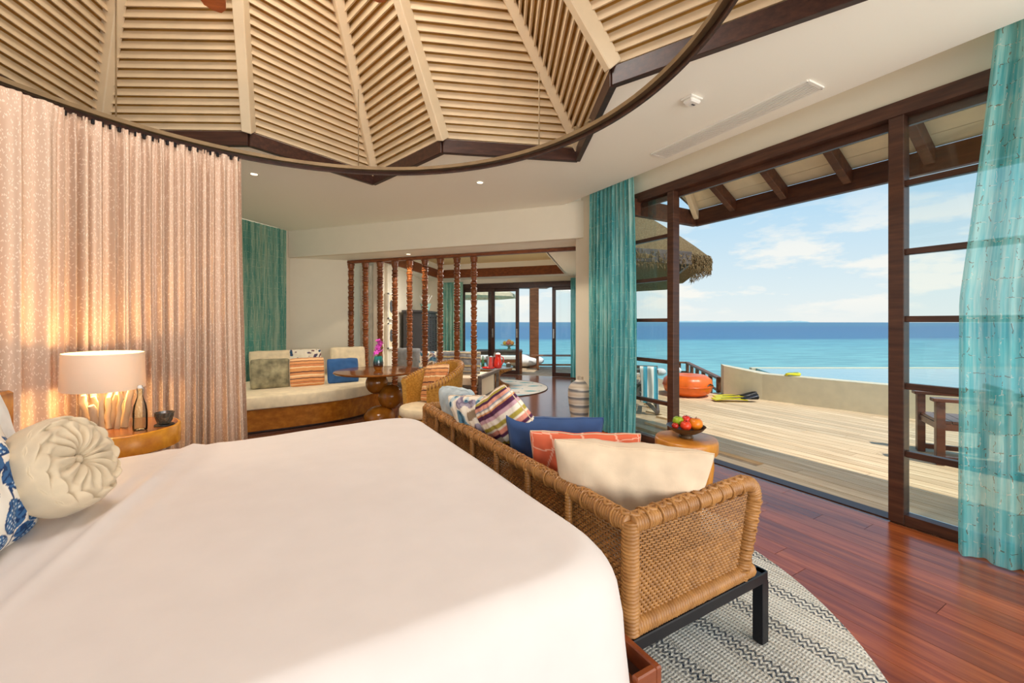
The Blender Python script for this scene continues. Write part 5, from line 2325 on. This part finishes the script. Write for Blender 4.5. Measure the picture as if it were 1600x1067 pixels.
tw.lathe([(.0105, -.3), (.09, -.3), (.1, -.28), (.1, .28), (.09, .3), (.0105, .3)], 20, M=T(0, 0, 0) @ RY(pi / 2))
o = build('rolled_towel', tw, plain('aqua_towel', (60, 170, 180), .9), None, 50)
o.location = lg_.location + Vector((.55, -.1, .5))
tag(o, 'rolled aqua towel on the far white lounger', 'towel')
bc = MB()
bc.sphere((0, 0, .2), .6, 24, 12, (1.1, .8, .34))
o = build('floor_cushion', bc, m_white_f, None, 60)
o.location = outpt(818, 573)
tag(o, 'large white floor cushion on the far deck edge by the pergola post', 'cushion')

# ------------------------------------------------------------------ SEA DECK
# orange inflatable pouf
PO = F(1074, 617, -.004)
pf_ = thing('pouf', 'round orange inflatable pouf on the deck by the railing', 'pouf', PO)
m_or = plain('orange_vinyl', (240, 112, 34), .35, spec=.5, var=.06)
mb = MB()
prof = [(.05, .0), (.3, .005), (.41, .08), (.45, .2), (.43, .31), (.34, .385), (.2, .40), (.08, .375), (.03, .35)]
rg = []
for r, z_ in prof:
    rg.append([(r * (1 - .02 * abs(cos(6 * a)) ** 8) * cos(a), r * (1 - .02 * abs(cos(6 * a)) ** 8) * sin(a), z_) for a in [2 * pi * i / 72 for i in range(72)]])
mb.loft(rg)
build('pouf_body', mb, m_or, pf_, 60)
mb = MB()
mb.tube([(.2, -.38, .22), (.27, -.37, .26), (.34, -.32, .22)], .012, 6)
build('strap', mb, m_dark, pf_, 60)
mb = MB()
mb.tube([(.453 * cos(2 * pi * i / 60), .453 * sin(2 * pi * i / 60), .2) for i in range(60)], .006, 5, closed=True)
build('seam', mb, m_or, pf_, 60)

# railing of the steps
rl = thing('railing', 'low dark wooden railing of the steps beside the pool wall', 'railing')
ra, rb, rc_ = F(1124, 591, .27), F(1074, 566.5, .27), F(1056, 566, .27)
rb.z = rc_.z = .27
mb = MB()
mb.bar(ra, rb, .1, .045)
mb.bar(rb, rc_, .1, .045)
build('top_rail', mb, m_outwood, rl, 0)
mb = MB()
dz_ = Vector((0, 0, -.26))
mb.bar(ra + dz_, rb + dz_, .03, .05)
mb.bar(rb + dz_, rc_ + dz_, .03, .05)
build('lower_rail', mb, m_outwood, rl, 0)
for f in (.02, .22, .42, .62, .82, 1.0):
    p = ra.lerp(rb, f)
    mb = MB()
    mb.bar((p.x, p.y, -.5 if f > .1 else -.03), (p.x, p.y, .25), .07, .07)
    build('post', mb, m_outwood, rl, 0)
p = rb.lerp(rc_, .7)
mb = MB()
mb.bar((p.x, p.y, -.5), (p.x, p.y, .25), .07, .07)
build('post', mb, m_outwood, rl, 0)

# white cushions along the deck edge
for k, (px, py) in enumerate(((990, 588), (1010, 588), (1032, 587), (1056, 584))):
    mb = MB()
    mb.sphere((0, 0, .1), .15, 18, 10, (1, .8, .66))
    o = build('outdoor_cushion', mb, m_white_f, None, 60)
    o.location = F(px, py, -.02)
    tag(o, 'white scatter cushion lying along the deck edge behind the pouf', 'cushion', 'white cushions on the deck edge')

# swim fins
m_fin = plain('yellow_fin', (222, 214, 36), .4, spec=.5)
for k, (px, py, rz, dy) in enumerate(((1150, 627, -.10, 0), (1150, 622.5, .02, .0))):
    p = F(px, py, 0)
    fn_ = thing('swim_fin', ('near yellow swim fin with black foot pocket on the deck', 'far yellow swim fin with black foot pocket, nearer the pool wall')[k], 'swim fin', p, rz)
    mb = MB()
    rg = []
    for i in range(11):
        f = i / 10
        w_ = .11 - .035 * f
        x_ = -.38 + .55 * f
        zc = .02 + .035 * f * (1 - f) * 4 * .6
        rg.append([(x_, -w_, zc + .012), (x_, -w_ + .02, zc), (x_, w_ - .02, zc), (x_, w_, zc + .012), (x_, w_, zc + .02), (x_, 0, zc + .012), (x_, -w_, zc + .02)])
    mb.loft(rg)
    build('blade', mb, m_fin, fn_, 30)
    mb = MB()
    rg = []
    for i in range(8):
        f = i / 7
        x_ = .1 + .26 * f
        r = .05 + .012 * sin(pi * f)
        h = .02 + .065 * f
        rg.append([(x_, r * cos(a) * 1.2, .045 + h * .5 + h * .6 * sin(a)) for a in [2 * pi * j / 14 for j in range(14)]])
    mb.loft(rg)
    build('foot_pocket', mb, m_black, fn_, 50)
    mb = MB()
    mb.tube([(-.25, .0, .05), (.0, .0, .062), (.12, 0, .07)], .007, 6)
    build('rib', mb, m_black, fn_, 50)

# snorkel mask on the pool wall
mp = F(1191, 583, .46)
mp = PB0 + PD * .45 + PN * .11 + Vector((0, 0, .442))
mk_ = thing('dive_mask', 'yellow dive mask lying on the pool wall', 'mask', mp, .2)
mb = MB()
mb.tube([(.13 * cos(a), .04 * sin(a), .05 + .035 * sin(a * 2) * .2) for a in [2 * pi * i / 30 for i in range(30)]], .022, 8, closed=True)
build('frame', mb, m_fin, mk_, 60)
mb = MB()
mb.box((0, 0, .05), (.22, .02, .06), b=.008)
build('lens', mb, m_clear, mk_, 0)
mb = MB()
mb.tube([(-.12, .03, .03), (-.06, .12, .015), (.06, .12, .015), (.12, .03, .03)], .012, 6)
build('strap', mb, m_fin, mk_, 60)

# folding chair with towel, seen through the left pane
fcx = F(1012, 640, 0)
fd = thing('folding_chair', 'grey folding deck chair behind the left glass panel', 'chair', (2.05, 6.75, 0), -.32)
m_fold = m_greywood
for y_ in (-.30, .30):
    for a, b2 in (((-.34, y_, 0), (.26, y_, .60)), ((.30, y_, 0), (-.30, y_, .60)), ((-.28, y_, .58), (-.52, y_, 1.16)), ((-.38, y_, .64), (.30, y_, .64))):
        mb = MB()
        mb.bar(a, b2, .045, .055)
        build('frame_bar', mb, m_fold, fd, 0)
for k in range(6):
    mb = MB()
    mb.box((-.2 + k * .085, 0, .42), (.07, .56, .02), b=.003)
    build('seat_slat', mb, m_fold, fd, 0)
for k in range(5):
    mb = MB()
    f = k / 4
    mb.box((-.33 - .17 * f, 0, .70 + .40 * f), (.02, .56, .075), b=.003)
    build('back_slat', mb, m_fold, fd, 0)
for x_ in (-.33, .3):
    mb = MB()
    mb.bar((x_, -.32, .03), (x_, .32, .03), .04, .04)
    build('stretcher', mb, m_fold, fd, 0)
m_tow, nt, b = newmat('striped_towel', (240, 240, 236), .95, 0, .1)
yc = nsep(nt, ncoord(nt, 'Object'))[0]
nt.links.new(nramp(nt, nmath(nt, 'FRACT', nmath(nt, 'MULTIPLY', yc, 6.5)), [(0, (238, 238, 232)), (.5, (238, 238, 232)), (.54, (96, 176, 196)), (.9, (60, 140, 170)), (.94, (238, 238, 232))]), b.inputs['Base Color'])
mb = MB()


def towf(u, v):
    # drapes over the arm bar: v runs from the front hem over the bar to the back hem
    x_ = .04 + .25 * u
    s_ = v * 1.1
    if s_ < .52:
        z_, y_ = .16 + s_, -.045
    elif s_ < .62:
        a = (s_ - .52) / .1 * pi
        z_, y_ = .68 + .035 * sin(a), -.045 * cos(a)
    else:
        z_, y_ = .68 - (s_ - .62), .045
    return (x_ + .012 * sin(v * 9), y_ * (1 + .3 * sin(u * 11)) + .008 * sin(u * 17), z_)


mb.grid(towf, 20, 44)
o = build('towel', mb, m_tow, None, 60)
o.matrix_world = Matrix.Translation(fd.location) @ RZ(-.32) @ T(.0, -.30, 0)
sm = o.modifiers.new('thick', 'SOLIDIFY')
sm.thickness = .008
tag(o, 'blue and white striped towel hanging over the folding chair arm', 'towel')

# wooden deck chair behind the right pane
WCp = F(1500, 720, 0)
wc = thing('deck_armchair', 'chunky brown wooden chair on the deck behind the right glass panel', 'chair', (WCp.x + .02, WCp.y, 0), AW + .55)
for x_, y_ in ((-.24, -.25), (.24, -.25), (-.24, .25), (.24, .25)):
    mb = MB()
    mb.box((x_, y_, .31), (.065, .065, .62), b=.004)
    build('leg', mb, m_chairwood, wc, 0)
for y_ in (-.25, .25):
    mb = MB()
    mb.box((0, y_, .635), (.6, .10, .035), b=.004)
    build('armrest', mb, m_chairwood, wc, 0)
for k in range(5):
    mb = MB()
    mb.box((-.2 + k * .1, 0, .415), (.095, .50, .03), b=.003)
    build('seat_slat', mb, m_chairwood, wc, 0)
mb = MB()
mb.box((0, -.25, .37), (.46, .03, .06))
mb.box((0, .25, .37), (.46, .03, .06))
mb.box((.24, 0, .37), (.03, .46, .06))
mb.box((-.24, 0, .37), (.03, .46, .06))
build('seat_rail', mb, m_chairwood, wc, 0)
for y_ in (-.25, .25):
    mb = MB()
    mb.box((0, y_, .06), (.46, .04, .05))
    build('stretcher', mb, m_chairwood, wc, 0)
for z_ in (.66, .74):
    mb = MB()
    mb.box((.25, 0, z_), (.03, .50, .05), b=.003)
    build('back_slat', mb, m_chairwood, wc, 0)
